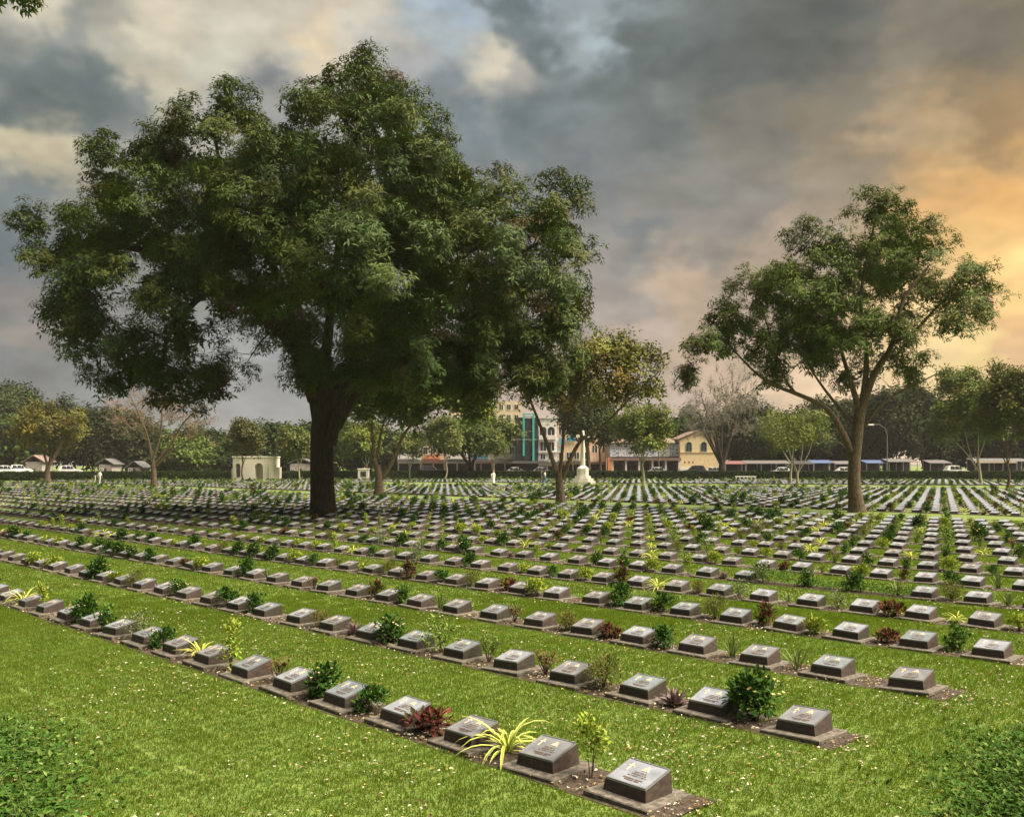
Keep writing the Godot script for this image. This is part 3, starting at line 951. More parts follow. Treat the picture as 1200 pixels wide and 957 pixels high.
func make_lawn() -> void:
	var b := MB.new()
	b.quad(Vector3(-900, 0, 200), Vector3(900, 0, 200), Vector3(900, 0, -1800), Vector3(-900, 0, -1800))
	setting("lawn", b.mesh(M.lawn), "short mown green lawn between the rows of graves")
	# soil strips under the rows
	var r := RandomNumberGenerator.new()
	r.seed = 5
	for k in ROWS:
		if not is_row(k): continue
		var s := MB.new()
		var a := -0.46
		var prev := []
		var o := O0 + chh * step_c * k
		var lit := 0.5 if k < 14 else 2.0
		var gone := 0
		while a < 230.0:
			var p := o + rh * a
			if in_view(p, 6.0) and -p.z < hedge_z(p.x) - 5.0 and not on_far_path(p):
				var w0 := 0.31 + r.randfn() * 0.018
				var w1 := 0.32 + r.randfn() * 0.018
				var row := [p - chh * w0 + Vector3(0, 0.005, 0), p + Vector3(0, 0.014 + r.randf() * 0.01, 0), p + chh * w1 + Vector3(0, 0.005, 0)]
				if prev.size():
					s.quad(prev[0], prev[1], row[1], row[0])
					s.quad(prev[1], prev[2], row[2], row[1])
				prev = row
				gone = 1
			else:
				prev = []
				if gone and -p.z > 130.0: break
			a += lit
		if s.v.size():
			setting("soil_bed", s.mesh(M.soil), "narrow brown soil bed under the %s row of grave markers" % (ORD[k] if k < 20 else "far"))

func patch(side: float, n: int, w: float, h0: float, h1: float, sd: int) -> ArrayMesh:
	var r := RandomNumberGenerator.new()
	r.seed = sd
	var b := MB.new()
	for i in n:
		var p := Vector3(r.randf_range(-0.53, 0.53) * side, -0.003, r.randf_range(-0.53, 0.53) * side)
		var a := r.randf() * TAU
		var s := Vector3(cos(a), 0, sin(a)) * w * r.randf_range(0.7, 1.3)
		var lean := Vector3(r.randfn(), 0, r.randfn()) * 0.45
		var h := r.randf_range(h0, h1)
		var t := p + (Vector3.UP + lean).normalized() * h
		var g := r.randf_range(0.55, 1.4)
		var col := Color(g * r.randf_range(0.82, 1.25), g, g * r.randf_range(0.8, 1.2))
		if r.randf() < 0.04: col = Color(2.2 * g, 1.5 * g, 2.5 * g)
		b.tri(p - s * 0.5, p + s * 0.5, t, col)
	return b.mesh(M.grass)

func lawn_col(_p: Vector3, r: RandomNumberGenerator) -> Color:
	var g := r.randf_range(0.9, 1.1)
	return Color(0.138 * g * r.randf_range(0.94, 1.06), 0.207 * g, 0.031 * g)

func make_grass() -> void:
	var r := RandomNumberGenerator.new()
	r.seed = 77
	var gap := step_c - 0.63
	var lods := [[5.5, 16.0, gap / 6.0, 520, 0.008, 0.022, 0.048], [15.0, 40.0, gap / 3.0, 620, 0.015, 0.025, 0.055]]
	for li in 2:
		var L: Array = lods[li]
		var sd: float = L[2]
		var xf := []
		var cl := []
		for k in range(-7, 44):
			for j in int(round(step_c / sd)) + 1:
				var lane := j * sd < gap - 0.01
				var cb := k * step_c + 0.315 + (j + 0.5) * sd
				if cb > (k + 1) * step_c + 0.315 - sd * 0.3: continue
				var a := -0.475 - sd * (0.5 + floorf(33.0 / sd))
				while a < 150.0:
					var p := O0 + rh * a + chh * cb
					var open := lane or not is_row(k + 1) or a < -0.45 - sd * 0.4 or k + 1 < 0
					if open and -p.z > L[0] and -p.z < L[1] + r.randf() * 3.0 and in_view(p, 2.5):
						var q := Basis(rh, Vector3.UP, rh.cross(Vector3.UP))
						q = q * Basis(Vector3.UP, PI / 2 * (r.randi() % 4))
						var s := r.randf_range(0.85, 1.2)
						xf.append(Transform3D(q * Basis.from_scale(Vector3(1, s, 1)), p + Vector3(r.randfn(), 0, r.randfn()) * 0.012))
						cl.append(lawn_col(p, r))
					a += sd
		var o := scatter("grass", patch(sd, L[3], L[4], L[5], L[6], 40 + li), xf, cl)
		tag(o, ["short green grass blades of the lawn around the front rows", "short green grass of the lawn between the middle rows", "short grass of the lawn between the distant rows"][li], "grass")
	# fallen leaves and clippings on the lawn
	var lb := MB.new()
	lb.leaf(Vector3(-0.5, 0, 0), Vector3(1, 0.12, 0).normalized(), Vector3.UP, 1.0, 0.5, Color.WHITE, 0.35)
	var lx := []
	var lc := []
	var tone := [Color(0.44, 0.42, 0.32), Color(0.30, 0.24, 0.13), Color(0.16, 0.09, 0.045), Color(0.07, 0.045, 0.03), Color(0.42, 0.40, 0.32), Color(0.24, 0.22, 0.06)]
	for i in 52000:
		var z := 5.5 + 50.0 * pow(r.randf(), 1.5)
		var p := Vector3(r.randf_range(-1, 1) * (z * 0.545 + 1.5), 0, -z)
		var clump := nz.get_noise_2d(p.x * 9.0, p.z * 9.0)
		if clump < r.randfn() * 0.22: continue
		var b := ((p - O0).dot(chh)) / step_c
		var onbed := absf(b - roundf(b)) * step_c < 0.33 and b > -0.3
		p.y = r.randf_range(0.024, 0.044) if not onbed else r.randf_range(0.018, 0.03)
		var s := r.randf_range(0.02, 0.042) * (1.0 + z * 0.012)
		lx.append(Transform3D((Basis(Vector3.UP, r.randf() * TAU) * Basis(Vector3.RIGHT, r.randfn() * 0.4)).scaled(Vector3.ONE * s), p))
		var c: Color = tone[r.randi() % tone.size()]
		lc.append(jit(c, r))
	# litter lying thick on the soil between the slabs
	for k in 16:
		for i in range(-1, 60):
			var p0 := O0 + CV * k + RV * (i + 0.5)
			if -p0.z > 40.0 or not in_view(p0, 1.0): continue
			for n in (70 if -p0.z < 18.0 else 26):
				var p := p0 + rh * r.randf_range(-0.20, 0.20) + chh * r.randf_range(-0.30, 0.30)
				p.y = r.randf_range(0.014, 0.035)
				lx.append(Transform3D((Basis(Vector3.UP, r.randf() * TAU) * Basis(Vector3.RIGHT, r.randfn() * 0.5)).scaled(Vector3.ONE * r.randf_range(0.022, 0.05)), p))
				lc.append(jit(tone[[0, 1, 1, 2, 4][r.randi() % 5]], r))
	var fo := scatter("fallen_leaves", lb.mesh(M.leaf_dull), lx, lc)
	tag(fo, "small dry fallen leaves strewn over lawn and soil beds", "leaves")

func make_markers() -> void:
	var parts := marker_parts()
	var mats := {"base_slab": M.concrete, "pedestal": M.pedestal, "plaque": M.plaque, "rim": M.brass_rim, "cross": M.brass, "emblem": M.brass, "inscription": M.letter}
	var whole := ArrayMesh.new()
	for k in ["base_slab", "pedestal", "plaque", "rim"]: parts[k].into(whole, mats[k])
	var meshes := {}
	for k in parts: meshes[k] = parts[k].mesh(mats[k])
	var plaques := [meshes.plaque, parts.plaque.mesh(M.plaque_b), parts.plaque.mesh(M.plaque_c)]
	var pedestals := [meshes.pedestal, meshes.pedestal, parts.pedestal.mesh(M.pedestal_b)]
	var turn := Basis(-rh, Vector3.UP, -chh)
	var r := RandomNumberGenerator.new()
	r.seed = 8
	var spots := []
	for k in ROWS:
		for i in 240:
			var p := O0 + CV * k + RV * i
			if no_marker(k, i, p) or not in_view(p, 4.0): continue
			var q := to_px(p)
			var seen := q.x > -4.0 and q.x < 1204.0
			spots.append([p, k, i, seen])
	spots.sort_custom(func(a, b): return a[0].z > b[0].z)
	var made := 0
	var proto: Node3D = null
	var rest := []
	for s in spots:
		var k: int = s[1]
		var i: int = s[2]
		var p: Vector3 = s[0] + Vector3(r.randfn() * 0.012, 0.008 + r.randf_range(-0.004, 0.004), r.randfn() * 0.012)
		var tilt := Basis(Vector3.UP, r.randfn() * 0.03) * Basis(Vector3.RIGHT, r.randfn() * 0.016) * Basis(Vector3.BACK, r.randfn() * 0.016)
		var xf := Transform3D(tilt * turn, p)
		if made < 300 and s[3]:
			made += 1
			var o: Node3D
			if proto == null:
				o = Node3D.new()
				proto = o
				o.name = numbered("grave_marker")
				add_child(o)
				part("base_slab", meshes.base_slab, o)
				part("pedestal", meshes.pedestal, o)
				var pl := part("plaque", meshes.plaque, o)
				for q in ["rim", "cross", "emblem", "inscription"]: part(q, meshes[q], pl)
			else:
				o = proto.duplicate()
				o.name = numbered("grave_marker")
				add_child(o)
			o.transform = xf
			o.get_node("plaque").mesh = plaques[r.randi() % 3]
			o.get_node("pedestal").mesh = pedestals[r.randi() % 3]
			var label: String
			if k < 4: label = "sloped bronze-plaque grave marker, %s from the open grass end of the %s row" % [nth(i), ORD[k]]
			else:
				label = "sloped bronze-plaque grave marker in the %s row" % ORD[mini(k, 19)]
				var n0: String = slot_kind.get(Vector2i(k, i - 1), "")
				var n1: String = slot_kind.get(Vector2i(k, i), "")
				if n0 != "" and n1 != "" and n0 != n1: label += " between %s and %s" % [n0.replace("_", " "), n1.replace("_", " ")]
				elif n1 != "": label += " beside %s" % n1.replace("_", " ")
			tag(o, label, "grave marker", "grave markers in rows on the lawn")
		else:
			rest.append(xf)
	var m := scatter("distant_grave_markers", whole, rest, [])
	tag(m, "many small grave markers filling the distant rows of the cemetery", "grave markers")

var slot_kind := {}

func choose_plants() -> Array:
	# what grows after marker i of row k, read off the photograph for the front rows
	var seen := {
		0: ["lime_sapling", "spider_plant", "red_shrub:2", "green_shrub:1", "blossom_shrub:1", "twig_plant", "lime_sapling:1", "spider_plant:1", "green_shrub:1", "airy_shrub:1", "green_shrub:2", "blossom_shrub", "", "lime_sapling:1", "spider_plant", "", "green_shrub"],
		1: ["blossom_shrub", "purple_rosette", "olive_globe", "twig_plant", "twig_plant:1", "airy_shrub", "blossom_shrub:1", "purple_rosette", "olive_globe:1", "", "green_shrub", "green_shrub:1", "", "blossom_shrub:1", "purple_rosette", "olive_globe", "lime_shrub:1", "blossom_shrub", "", "", "lime_shrub"],
		2: ["", "sword_plant:1", "sword_plant", "green_shrub", "red_shrub", "olive_globe:1", "twig_plant", "", "sword_plant", "green_shrub:2", "red_shrub:1", "", "twig_plant", "", "sword_plant:1", "green_shrub", "", "lime_shrub", "red_shrub"],
		3: ["green_shrub:2", "red_shrub:2", "lime_shrub:1", "red_shrub:1", "olive_globe", "green_shrub:1", "green_shrub", "", "lime_shrub", "red_shrub", "olive_globe", "green_shrub:1", "red_shrub:1", "olive_globe", "lime_shrub:1", "twig_plant"],
		4: ["lime_shrub", "spider_plant", "red_shrub:2", "airy_shrub:1", "sword_plant:1", "airy_shrub:1", "olive_globe:1", "spider_plant", "red_shrub:1", "lime_shrub", "green_shrub", "lime_shrub:1"],
		5: ["red_shrub", "sword_plant", "olive_globe", "sword_plant:1", "green_shrub", "green_shrub:2", "airy_shrub:1", "purple_rosette", "lime_sapling"],
		6: ["", "lime_shrub", "sword_plant", "green_shrub:1", "red_shrub:1", "lime_shrub:1", "twig_plant", "red_shrub", "", "lime_shrub"],
	}
	var bag := ["green_shrub", "green_shrub", "green_shrub", "blossom_shrub", "lime_shrub", "lime_shrub", "lime_sapling", "red_shrub", "spider_plant", "sword_plant", "blossom_shrub", "olive_globe", "twig_plant", "airy_shrub", "purple_rosette"]
	var r := RandomNumberGenerator.new()
	r.seed = 21
	var out := []
	for k in ROWS:
		for i in 240:
			var kind := ""
			var v := r.randi() % 3
			var roll := r.randf()
			var pick: String = bag[r.randi() % bag.size()]
			if seen.has(k) and i < seen[k].size():
				kind = seen[k][i]
				if ":" in kind:
					v = int(kind.get_slice(":", 1))
					kind = kind.get_slice(":", 0)
				else: v = 0
			elif roll < 0.80: kind = pick
			var p := O0 + CV * k + RV * (i + 0.5)
			if kind == "" or not in_view(p, 3.0) or no_marker(k, i, p): 
				if not (k == 5 and i >= 3 and i <= 6 and kind != ""): continue
			slot_kind[Vector2i(k, i)] = kind
			p += chh * r.randf_range(-0.06, 0.08) + rh * r.randf_range(-0.05, 0.05)
			p.y = 0.01
			var s := r.randf_range(0.8, 1.1)
			if k > 3: s *= r.randf_range(0.75, 1.1)
			if k > 9: s *= 1.2
			if k == 1 and i == 0: s = 1.08
			if k == 0 and i == 1: s = 1.1
			out.append([p, kind, v, k, i, s, r.randf() * TAU])
	return out

func make_plants(list: Array) -> void:
	list.sort_custom(func(a, b): return a[0].z > b[0].z)
	var far := {}
	var n := 0
	for e in list:
		var xf := Transform3D(Basis(Vector3.UP, e[6]).scaled(Vector3.ONE * e[5]), e[0])
		var q := to_px(e[0])
		if n < 420 and q.x > -10.0 and q.x < 1210.0:
			n += 1
			var words: String = species[e[1]][0]
			var label: String
			if e[3] < 4: label = "%s after the %s marker of the %s row" % [words, nth(e[4]), ORD[e[3]]]
			else:
				label = "%s in the bed of the %s row" % [words, ORD[mini(e[3], 19)]]
				var nb: String = slot_kind.get(Vector2i(e[3], e[4] + 1), "")
				if nb != "": label = "%s, %s row, one marker from %s" % [words, ORD[mini(e[3], 19)], nb.replace("_", " ")]
			add_plant(e[1], e[2], xf, label)
		else:
			var key := [e[1], e[2] % species[e[1]][2].size()]
			if not far.has(key): far[key] = []
			far[key].append(xf)
	for key in far:
		var o := scatter("distant_" + key[0] + "s", species[key[0]][2][key[1]].whole, far[key], [])
		tag(o, "many of the same in the distant rows: " + species[key[0]][0], "plants")
	# the low hedge that fills a gap in the sixth row
	var r := RandomNumberGenerator.new()
	r.seed = 31
	var base := O0 + CV * 5 + RV * 5.0
	var o := thing("low_hedge", "low spreading green ground cover filling a gap in the sixth row", "plant", base)
	var f := MB.new()
	for i in 2600:
		var a := r.randf_range(-1.75, 1.75)
		var h := 0.16 + 0.10 * nz.get_noise_2d(a * 60.0, 4.0) + (0.12 if absf(a - 1.2) < 0.5 else 0.0)
		var p := rh * a + chh * r.randfn() * 0.13 + Vector3(0, h * pow(r.randf(), 0.5), 0)
		f.leaf(p, Vector3(r.randfn(), r.randfn() + 0.5, r.randfn()).normalized(), Vector3.UP, 0.05, 0.025, jit([Color(0.05, 0.11, 0.02), Color(0.09, 0.16, 0.03)][r.randi() % 2], r), 0.2)
	part("foliage", f.mesh(M.leaf_soft), o)
	# leafy creepers in the near corners
	creeper("broad patch of small-leaved creeper with trailing stems beside the front lawn", [[Vector3(-4.5, 0, -7.2), 1.15, 0.42], [Vector3(-3.75, 0, -6.5), 0.75, 0.25], [Vector3(-4.9, 0, -8.3), 0.9, 0.22]], 4)
	creeper("small-leaved creeper spreading over grass past the open end of the front rows", [[Vector3(4.35, 0, -7.2), 1.0, 0.26], [Vector3(3.75, 0, -6.6), 0.7, 0.18], [Vector3(4.9, 0, -8.0), 0.9, 0.22]], 5)

func creeper(label: String, mounds: Array, sd: int) -> void:
	var r := RandomNumberGenerator.new()
	r.seed = sd
	var o := thing("creeper", label, "creeper", mounds[0][0])
	var f := MB.new()
	var s := MB.new()
	for m in mounds:
		var rad: float = m[1]
		for i in int(4200 * rad * rad):
			var d := Vector2(r.randfn(), r.randfn()) * rad * 0.5
			var q := d.length() / rad
			var lump := 0.75 + 0.5 * nz.get_noise_2d((m[0].x + d.x) * 60.0, (m[0].z + d.y) * 60.0)
			var h: float = m[2] * exp(-q * q * 2.2) * lump * pow(r.randf(), 0.45) + r.randf() * 0.05
			var p: Vector3 = m[0] + Vector3(d.x, h, d.y) - o.position
			var g := r.randf_range(0.6, 1.3)
			var c := Color(0.048, 0.105, 0.020) * g if r.randf() < 0.88 else Color(0.13, 0.19, 0.05) * g
			f.leaf(p, Vector3(r.randfn(), r.randfn() * 0.5 + 0.3, r.randfn()).normalized(), Vector3.UP, r.randf_range(0.04, 0.068), r.randf_range(0.026, 0.042), c, 0.15)
		for i in 26:
			var a := r.randf() * TAU
			var p: Vector3 = m[0] + Vector3(cos(a), 0, sin(a)) * rad * 0.6 * r.randf() - o.position
			var e := p + Vector3(r.randfn() * 0.15, m[2] * r.randf_range(0.7, 1.4) + 0.05, r.randfn() * 0.15)
			s.tube([p, p.lerp(e, 0.5) + Vector3(r.randfn(), 0, r.randfn()) * 0.03, e], [0.004, 0.003, 0.0015], 4)
	var whole := ArrayMesh.new()
	f.into(whole, M.leaf_soft)
	s.into(whole, M.creeper_stem)
	part("foliage", whole, o)

# ---------------------------------------------------------------- trees of the photograph
func make_trees() -> void:
	# the great dense tree
	var z := 46.0
	var mango := [Color(0.066, 0.100, 0.024), Color(0.078, 0.100, 0.026), Color(0.060, 0.100, 0.032)]
	var L := []
	for e in [[250,152,62,62,0],[185,160,40,45,1],[148,195,48,45,0],[118,262,58,52,0],[52,270,34,44,0],[78,320,46,50,1],[95,375,45,46,0],[150,412,52,44,-1],[205,432,60,38,0],[255,440,34,32,1],[240,360,60,56,-2],[190,290,80,72,-3],[190,250,70,60,4],[290,215,62,62,1],[330,250,80,78,-4],[345,200,62,60,3],[430,98,50,46,0],[400,150,72,60,-1],[470,150,52,52,1],[500,190,40,45,2],[460,230,92,80,-5],[470,220,80,70,5],[548,225,62,58,0],[570,300,80,74,-4],[560,300,80,74,5],[450,335,100,80,-6.5],[440,320,90,80,6],[350,320,78,66,-5],[300,330,60,60,5],[480,412,82,48,-3],[500,405,82,48,4],[575,410,70,50,-2],[575,400,70,50,4],[642,238,46,52,1],[668,290,36,46,0],[650,345,45,48,-2],[640,400,48,48,1],[628,440,40,28,0],[405,400,55,48,3],[352,415,28,34,2],[356,392,26,34,-1.5],[385,420,40,36,-2],[420,440,50,30,4],[540,445,50,26,0]]:
		L.append(lobe(e[0], e[1], e[2], e[3], z, e[4], -1.0))
	var base := gp(380, 605.0)
	base.z = -z; base.x = (380 - CX) * z / F
	var polys := [[P2([[380, 605], [378, 560], [377, 500], [382, 455]], z), 0.52, 0.50],
		[P2([[374, 500], [362, 440], [352, 380], [330, 310]], z, [0.2, 0.3, 0.5, 1]), 0.36, 0.14],
		[P2([[378, 495], [382, 430], [392, 350], [405, 230], [425, 130]], z, [-0.2, -0.2, -0.5, 0, 0]), 0.36, 0.08],
		[P2([[388, 520], [408, 455], [435, 405], [490, 350], [560, 300]], z, [-0.3, -0.5, -0.6, -1, -2]), 0.32, 0.10],
		[P2([[384, 490], [402, 440], [440, 380], [520, 330], [640, 270]], z, [0.4, 0.8, 1, 2, 2]), 0.38, 0.08],
		[P2([[362, 440], [320, 370], [250, 320], [150, 290], [80, 290]], z, [0.3, 0.5, 0.5, 0, 0]), 0.36, 0.07],
		[P2([[370, 470], [340, 400], [270, 350], [210, 390], [190, 430]], z, [-0.4, -1, -2, -1, 0]), 0.30, 0.06],
		[P2([[356, 400], [310, 300], [260, 220], [250, 150]], z, [0, 1, 1, 0]), 0.28, 0.06],
		[P2([[392, 500], [430, 440], [500, 415], [590, 420], [640, 415]], z, [0.5, 1.5, 2, 1, 0]), 0.26, 0.06]]
	tree("mango_tree", "huge dense dark green tree with broad crown and thick dark trunk", "", base, polys, L, {"nat": 1050, "per": 36, "spread": 0.50, "size": 1.05, "bake": true, "kind": "whorl", "cols": mango, "accent": Color(0.085, 0.068, 0.032), "accent_part": 0.03, "bark": M.bark_dark, "twig": 0.03, "shell": 0.24, "seed": 5, "patch": 4.0, "lump": 0.17, "flare": 0.42, "droop": 0.6})
	# the lighter tree with the long side limb
	z = 50.1
	L = []
	for e in [[1030,238,36,30,0],[1078,278,40,34,1],[1125,325,42,30,0],[1158,348,22,24,0],[1110,372,34,30,-1],[1040,300,56,44,-2],[1045,300,50,44,3],[962,285,46,38,0],[935,335,50,40,-2],[945,330,50,40,3],[885,332,32,28,0],[890,385,46,32,0],[832,400,36,20,0],[808,430,22,18,0],[965,390,50,36,-2],[980,380,50,36,3],[1040,380,44,40,0],[915,430,34,20,1],[1070,425,30,20,0],[1000,345,60,44,4],[860,365,34,26,1],[1085,335,44,36,2],[940,405,44,26,-1],[1010,425,36,22,2]]:
		L.append(lobe(e[0], e[1], e[2], e[3], z, e[4]))
	base = ap(1004, 600, z); base.y = 0
	polys = [[P2([[1004, 600], [1001, 560], [1004, 520], [1009, 478]], z), 0.35, 0.27],
		[P2([[1009, 482], [1024, 440], [1043, 405], [1060, 350], [1090, 310]], z, [0, 0, -0.3, 0, 0]), 0.24, 0.05],
		[P2([[1008, 482], [998, 445], [988, 400], [970, 330]], z, [0, 0.2, 0.6, 1]), 0.19, 0.05],
		[P2([[1010, 478], [1018, 420], [1016, 340], [1028, 250]], z, [0, 0.3, 0.8, 0]), 0.20, 0.04],
		[P2([[998, 530], [985, 505], [966, 479], [935, 464], [905, 452], [881, 436], [855, 405]], z, [0, -0.2, -0.4, -0.5, -0.5, -0.5, 0]), 0.20, 0.04],
		[P2([[1006, 500], [985, 475], [962, 440], [940, 400]], z, [0, 0.4, 0.8, 1]), 0.12, 0.03],
		[P2([[1043, 405], [1075, 385], [1110, 350], [1150, 345]], z), 0.11, 0.03],
		[P2([[930, 463], [915, 440], [905, 400], [890, 350]], z, [-0.5, -0.4, 0, 0]), 0.09, 0.03],
		[P2([[1013, 500], [1027, 478], [1046, 463], [1072, 450], [1096, 438]], z, [0, -0.3, -0.4, -0.4, -0.3]), 0.10, 0.03],
		[P2([[1060, 455], [1064, 440], [1078, 433]], z, [-0.4, -0.4, -0.4]), 0.05, 0.02]]
	var midg := [Color(0.078, 0.118, 0.020), Color(0.088, 0.118, 0.022), Color(0.072, 0.118, 0.024)]
	tree("broadleaf_tree", "leafy green tree with long crooked side limb and lit trunk", "", base, polys, L, {"nat": 560, "per": 16, "spread": 0.37, "size": 0.95, "bake": true, "kind": "whorl", "cols": midg, "accent": Color(0.06, 0.05, 0.02), "twig": 0.022, "shell": 0.35, "seed": 6, "patch": 4.0, "droop": 0.5})
	# yellower sprays low in its crown
	# the forked tree between the two
	z = 61.0
	L = []
	for e in [[690,418,40,22,0],[738,428,34,24,0],[652,448,40,30,1],[716,455,36,20,-1],[765,450,14,18,0],[718,402,34,16,1],[758,415,18,18,0],[680,450,30,24,2],[612,452,16,14,1]]:
		L.append(lobe(e[0], e[1], e[2], e[3], z, e[4]))
	base = ap(657, 590, z); base.y = 0
	polys = [[P2([[657, 590], [656, 570], [655, 552]], z), 0.27, 0.23],
		[P2([[653, 556], [644, 528], [634, 500], [622, 470], [612, 450]], z, [0, 0.2, 0.3, 0.2, 0]), 0.17, 0.05],
		[P2([[656, 556], [660, 520], [663, 490], [676, 468], [690, 425]], z, [0, 0.2, 0.4, 0.6, 0]), 0.13, 0.04],
		[P2([[659, 560], [672, 530], [684, 513], [708, 497], [740, 465], [774, 434]], z, [0, -0.2, -0.3, -0.4, -0.4, 0]), 0.17, 0.03],
		[P2([[681, 515], [679, 500], [668, 490], [656, 462]], z, [-0.3, 0, 0.2, 0.5]), 0.10, 0.03]]
	var oliv := [Color(0.11, 0.12, 0.025), Color(0.14, 0.155, 0.03), Color(0.13, 0.10, 0.03), Color(0.18, 0.20, 0.035)]
	tree("forked_tree", "slender dark tree forking low with thin olive yellow crown", "", base, polys, L, {"nat": 230, "per": 6, "spread": 0.40, "size": 0.95, "cols": oliv, "twig": 0.022, "shell": 0.4, "bark": M.bark_mid, "patch": 5.0})
	z = 78.0
	L = []
	for e in [[450,458,30,20,0],[498,458,34,18,0],[540,462,20,16,0],[478,478,34,16,1],[425,470,20,18,0],[560,475,20,14,0]]:
		L.append(lobe(e[0], e[1], e[2], e[3], z, e[4]))
	base = ap(444, 580, z); base.y = 0
	polys = [[P2([[444, 580], [444, 560], [442, 545]], z), 0.33, 0.26],
		[P2([[441, 550], [437, 520], [436, 485], [446, 452]], z), 0.18, 0.05], [P2([[442, 535], [448, 500], [460, 465]], z), 0.14, 0.04],
		[P2([[447, 562], [460, 540], [474, 508], [494, 486], [516, 464], [548, 456]], z), 0.19, 0.04]]
	var brightg := [Color(0.10, 0.14, 0.025), Color(0.15, 0.20, 0.03), Color(0.075, 0.11, 0.02)]
	tree("forked_tree", "pale-barked tree with wide V fork and light green leaves behind the great tree", "", base, polys, L, {"nat": 200, "per": 9, "spread": 0.5, "size": 1.25, "cols": brightg, "twig": 0.022, "shell": 0.4, "patch": 5.0})
	# bare pinkish tree
	z = 100.0
	L = []
	for e in [[148,478,28,24,0],[188,462,40,22,0],[225,482,26,24,0],[195,490,40,24,2],[160,500,24,16,-1],[240,505,16,16,0]]:
		L.append(lobe(e[0], e[1], e[2], e[3], z, e[4]))
	base = ap(180, 572.2, z); base.y = 0
	polys = [[P2([[180, 572.2], [180, 556], [179, 540]], z), 0.30, 0.24], [P2([[179, 543], [172, 510], [160, 480], [150, 460]], z), 0.17, 0.05], [P2([[179, 540], [188, 505], [190, 465]], z), 0.17, 0.05], [P2([[180, 545], [200, 520], [215, 495], [235, 475]], z), 0.18, 0.05], [P2([[179, 550], [205, 525], [235, 508]], z), 0.12, 0.05]]
	tree("bare_tree", "half-bare tree of pinkish twigs with a reddish trunk on the far grass", "", base, polys, L, {"nat": 200, "per": 1.6, "spread": 0.5, "size": 0.8, "cols": [Color(0.16, 0.11, 0.08), Color(0.13, 0.13, 0.06), Color(0.15, 0.09, 0.07)], "twig": 0.026, "fine": 7, "fine_len": 1.1, "branch_bark": M.bark_pink})
	var yg := [Color(0.12, 0.16, 0.03), Color(0.15, 0.19, 0.035), Color(0.10, 0.14, 0.028)]
	var pale := [Color(0.13, 0.17, 0.05), Color(0.17, 0.20, 0.06), Color(0.10, 0.13, 0.04)]
	var ge := "young trees along the far grass"
	simple_tree("round_tree", "round olive tree with a yellow side standing before the hedge", ge, 55, 134.0, 462, 92, 538, {"nat": 150, "per": 8, "spread": 0.45, "size": 1.4, "cols": [Color(0.085, 0.085, 0.028), Color(0.11, 0.11, 0.03), Color(0.13, 0.13, 0.03)], "accent": Color(0.17, 0.155, 0.03), "accent_part": 0.3, "girth": 0.42, "twig": 0.03, "lobes": 9})
	simple_tree("slim_tree", "slim airy tree growing before the white arched pavilion", ge, 285, 145.0, 484, 46, 535, {"nat": 90, "per": 9, "spread": 0.42, "size": 1.4, "cols": [Color(0.10, 0.12, 0.04), Color(0.12, 0.13, 0.05)], "girth": 0.16, "twig": 0.03, "fine": 3})
	simple_tree("slim_tree", "slim pale-stemmed tree between the arched pavilion and the great tree", ge, 351, 150.0, 488, 42, 540, {"nat": 90, "per": 9, "spread": 0.42, "size": 1.4, "cols": pale, "girth": 0.14, "twig": 0.03, "bark": M.bark_pale, "lean": -4.0})
	simple_tree("pale_stem_tree", "pale-stemmed young tree with yellow green crown near the stone cross", ge, 754, 118.0, 452, 78, 535, {"nat": 170, "per": 8, "spread": 0.38, "size": 1.2, "cols": yg, "girth": 0.2, "twig": 0.025, "bark": M.bark_pale, "lobes": 8})
	simple_tree("pale_stem_tree", "whitish spreading young tree with sparse lime leaves near the bench", ge, 935, 108.6, 462, 88, 540, {"nat": 120, "per": 4.5, "spread": 0.4, "size": 1.1, "cols": yg, "girth": 0.17, "twig": 0.03, "bark": M.bark_pale, "lobes": 7, "fine": 3, "fork": 0.4})
	simple_tree("pale_stem_tree", "thin whitish stem leaning beside the sparse lime tree near the bench", ge, 927, 124.0, 480, 60, 535, {"nat": 70, "per": 6, "spread": 0.6, "size": 1.25, "cols": yg, "girth": 0.16, "twig": 0.03, "bark": M.bark_pale, "lobes": 5, "lean": -10.0})
	# leaning one at the market side
	z = 118.0
	L = []
	for e in [[1112,490,20,26,0],[1140,470,32,34,0],[1128,445,24,20,1],[1160,490,22,28,0]]:
		L.append(lobe(e[0], e[1], e[2], e[3], z, e[4]))
	base = ap(1150, 568, z); base.y = 0
	polys = [[P2([[1150, 568], [1148, 550], [1146, 535]], z), 0.2, 0.15], [P2([[1147, 552], [1132, 530], [1115, 512], [1100, 490]], z), 0.11, 0.04], [P2([[1146, 538], [1147, 510], [1142, 475]], z), 0.11, 0.04], [P2([[1146, 540], [1155, 515], [1160, 490]], z), 0.08, 0.03], [P2([[1142, 545], [1132, 510], [1126, 460]], z), 0.08, 0.03]]
	tree("leaning_tree", "young tree with one pale limb leaning far out before the market stalls", ge, base, polys, L, {"nat": 170, "per": 11, "spread": 0.4, "size": 1.3, "cols": [Color(0.12, 0.16, 0.025), Color(0.14, 0.17, 0.028), Color(0.10, 0.15, 0.025)], "twig": 0.025, "bark": M.bark_pale})
	simple_tree("slim_tree", "straight brown-stemmed tree with tall olive crown before the market stalls", ge, 1181, 97.0, 415, 66, 535, {"nat": 190, "per": 11, "spread": 0.38, "size": 1.2, "cols": [Color(0.10, 0.135, 0.025), Color(0.12, 0.15, 0.028), Color(0.11, 0.11, 0.028)], "girth": 0.16, "twig": 0.025, "lobes": 9})
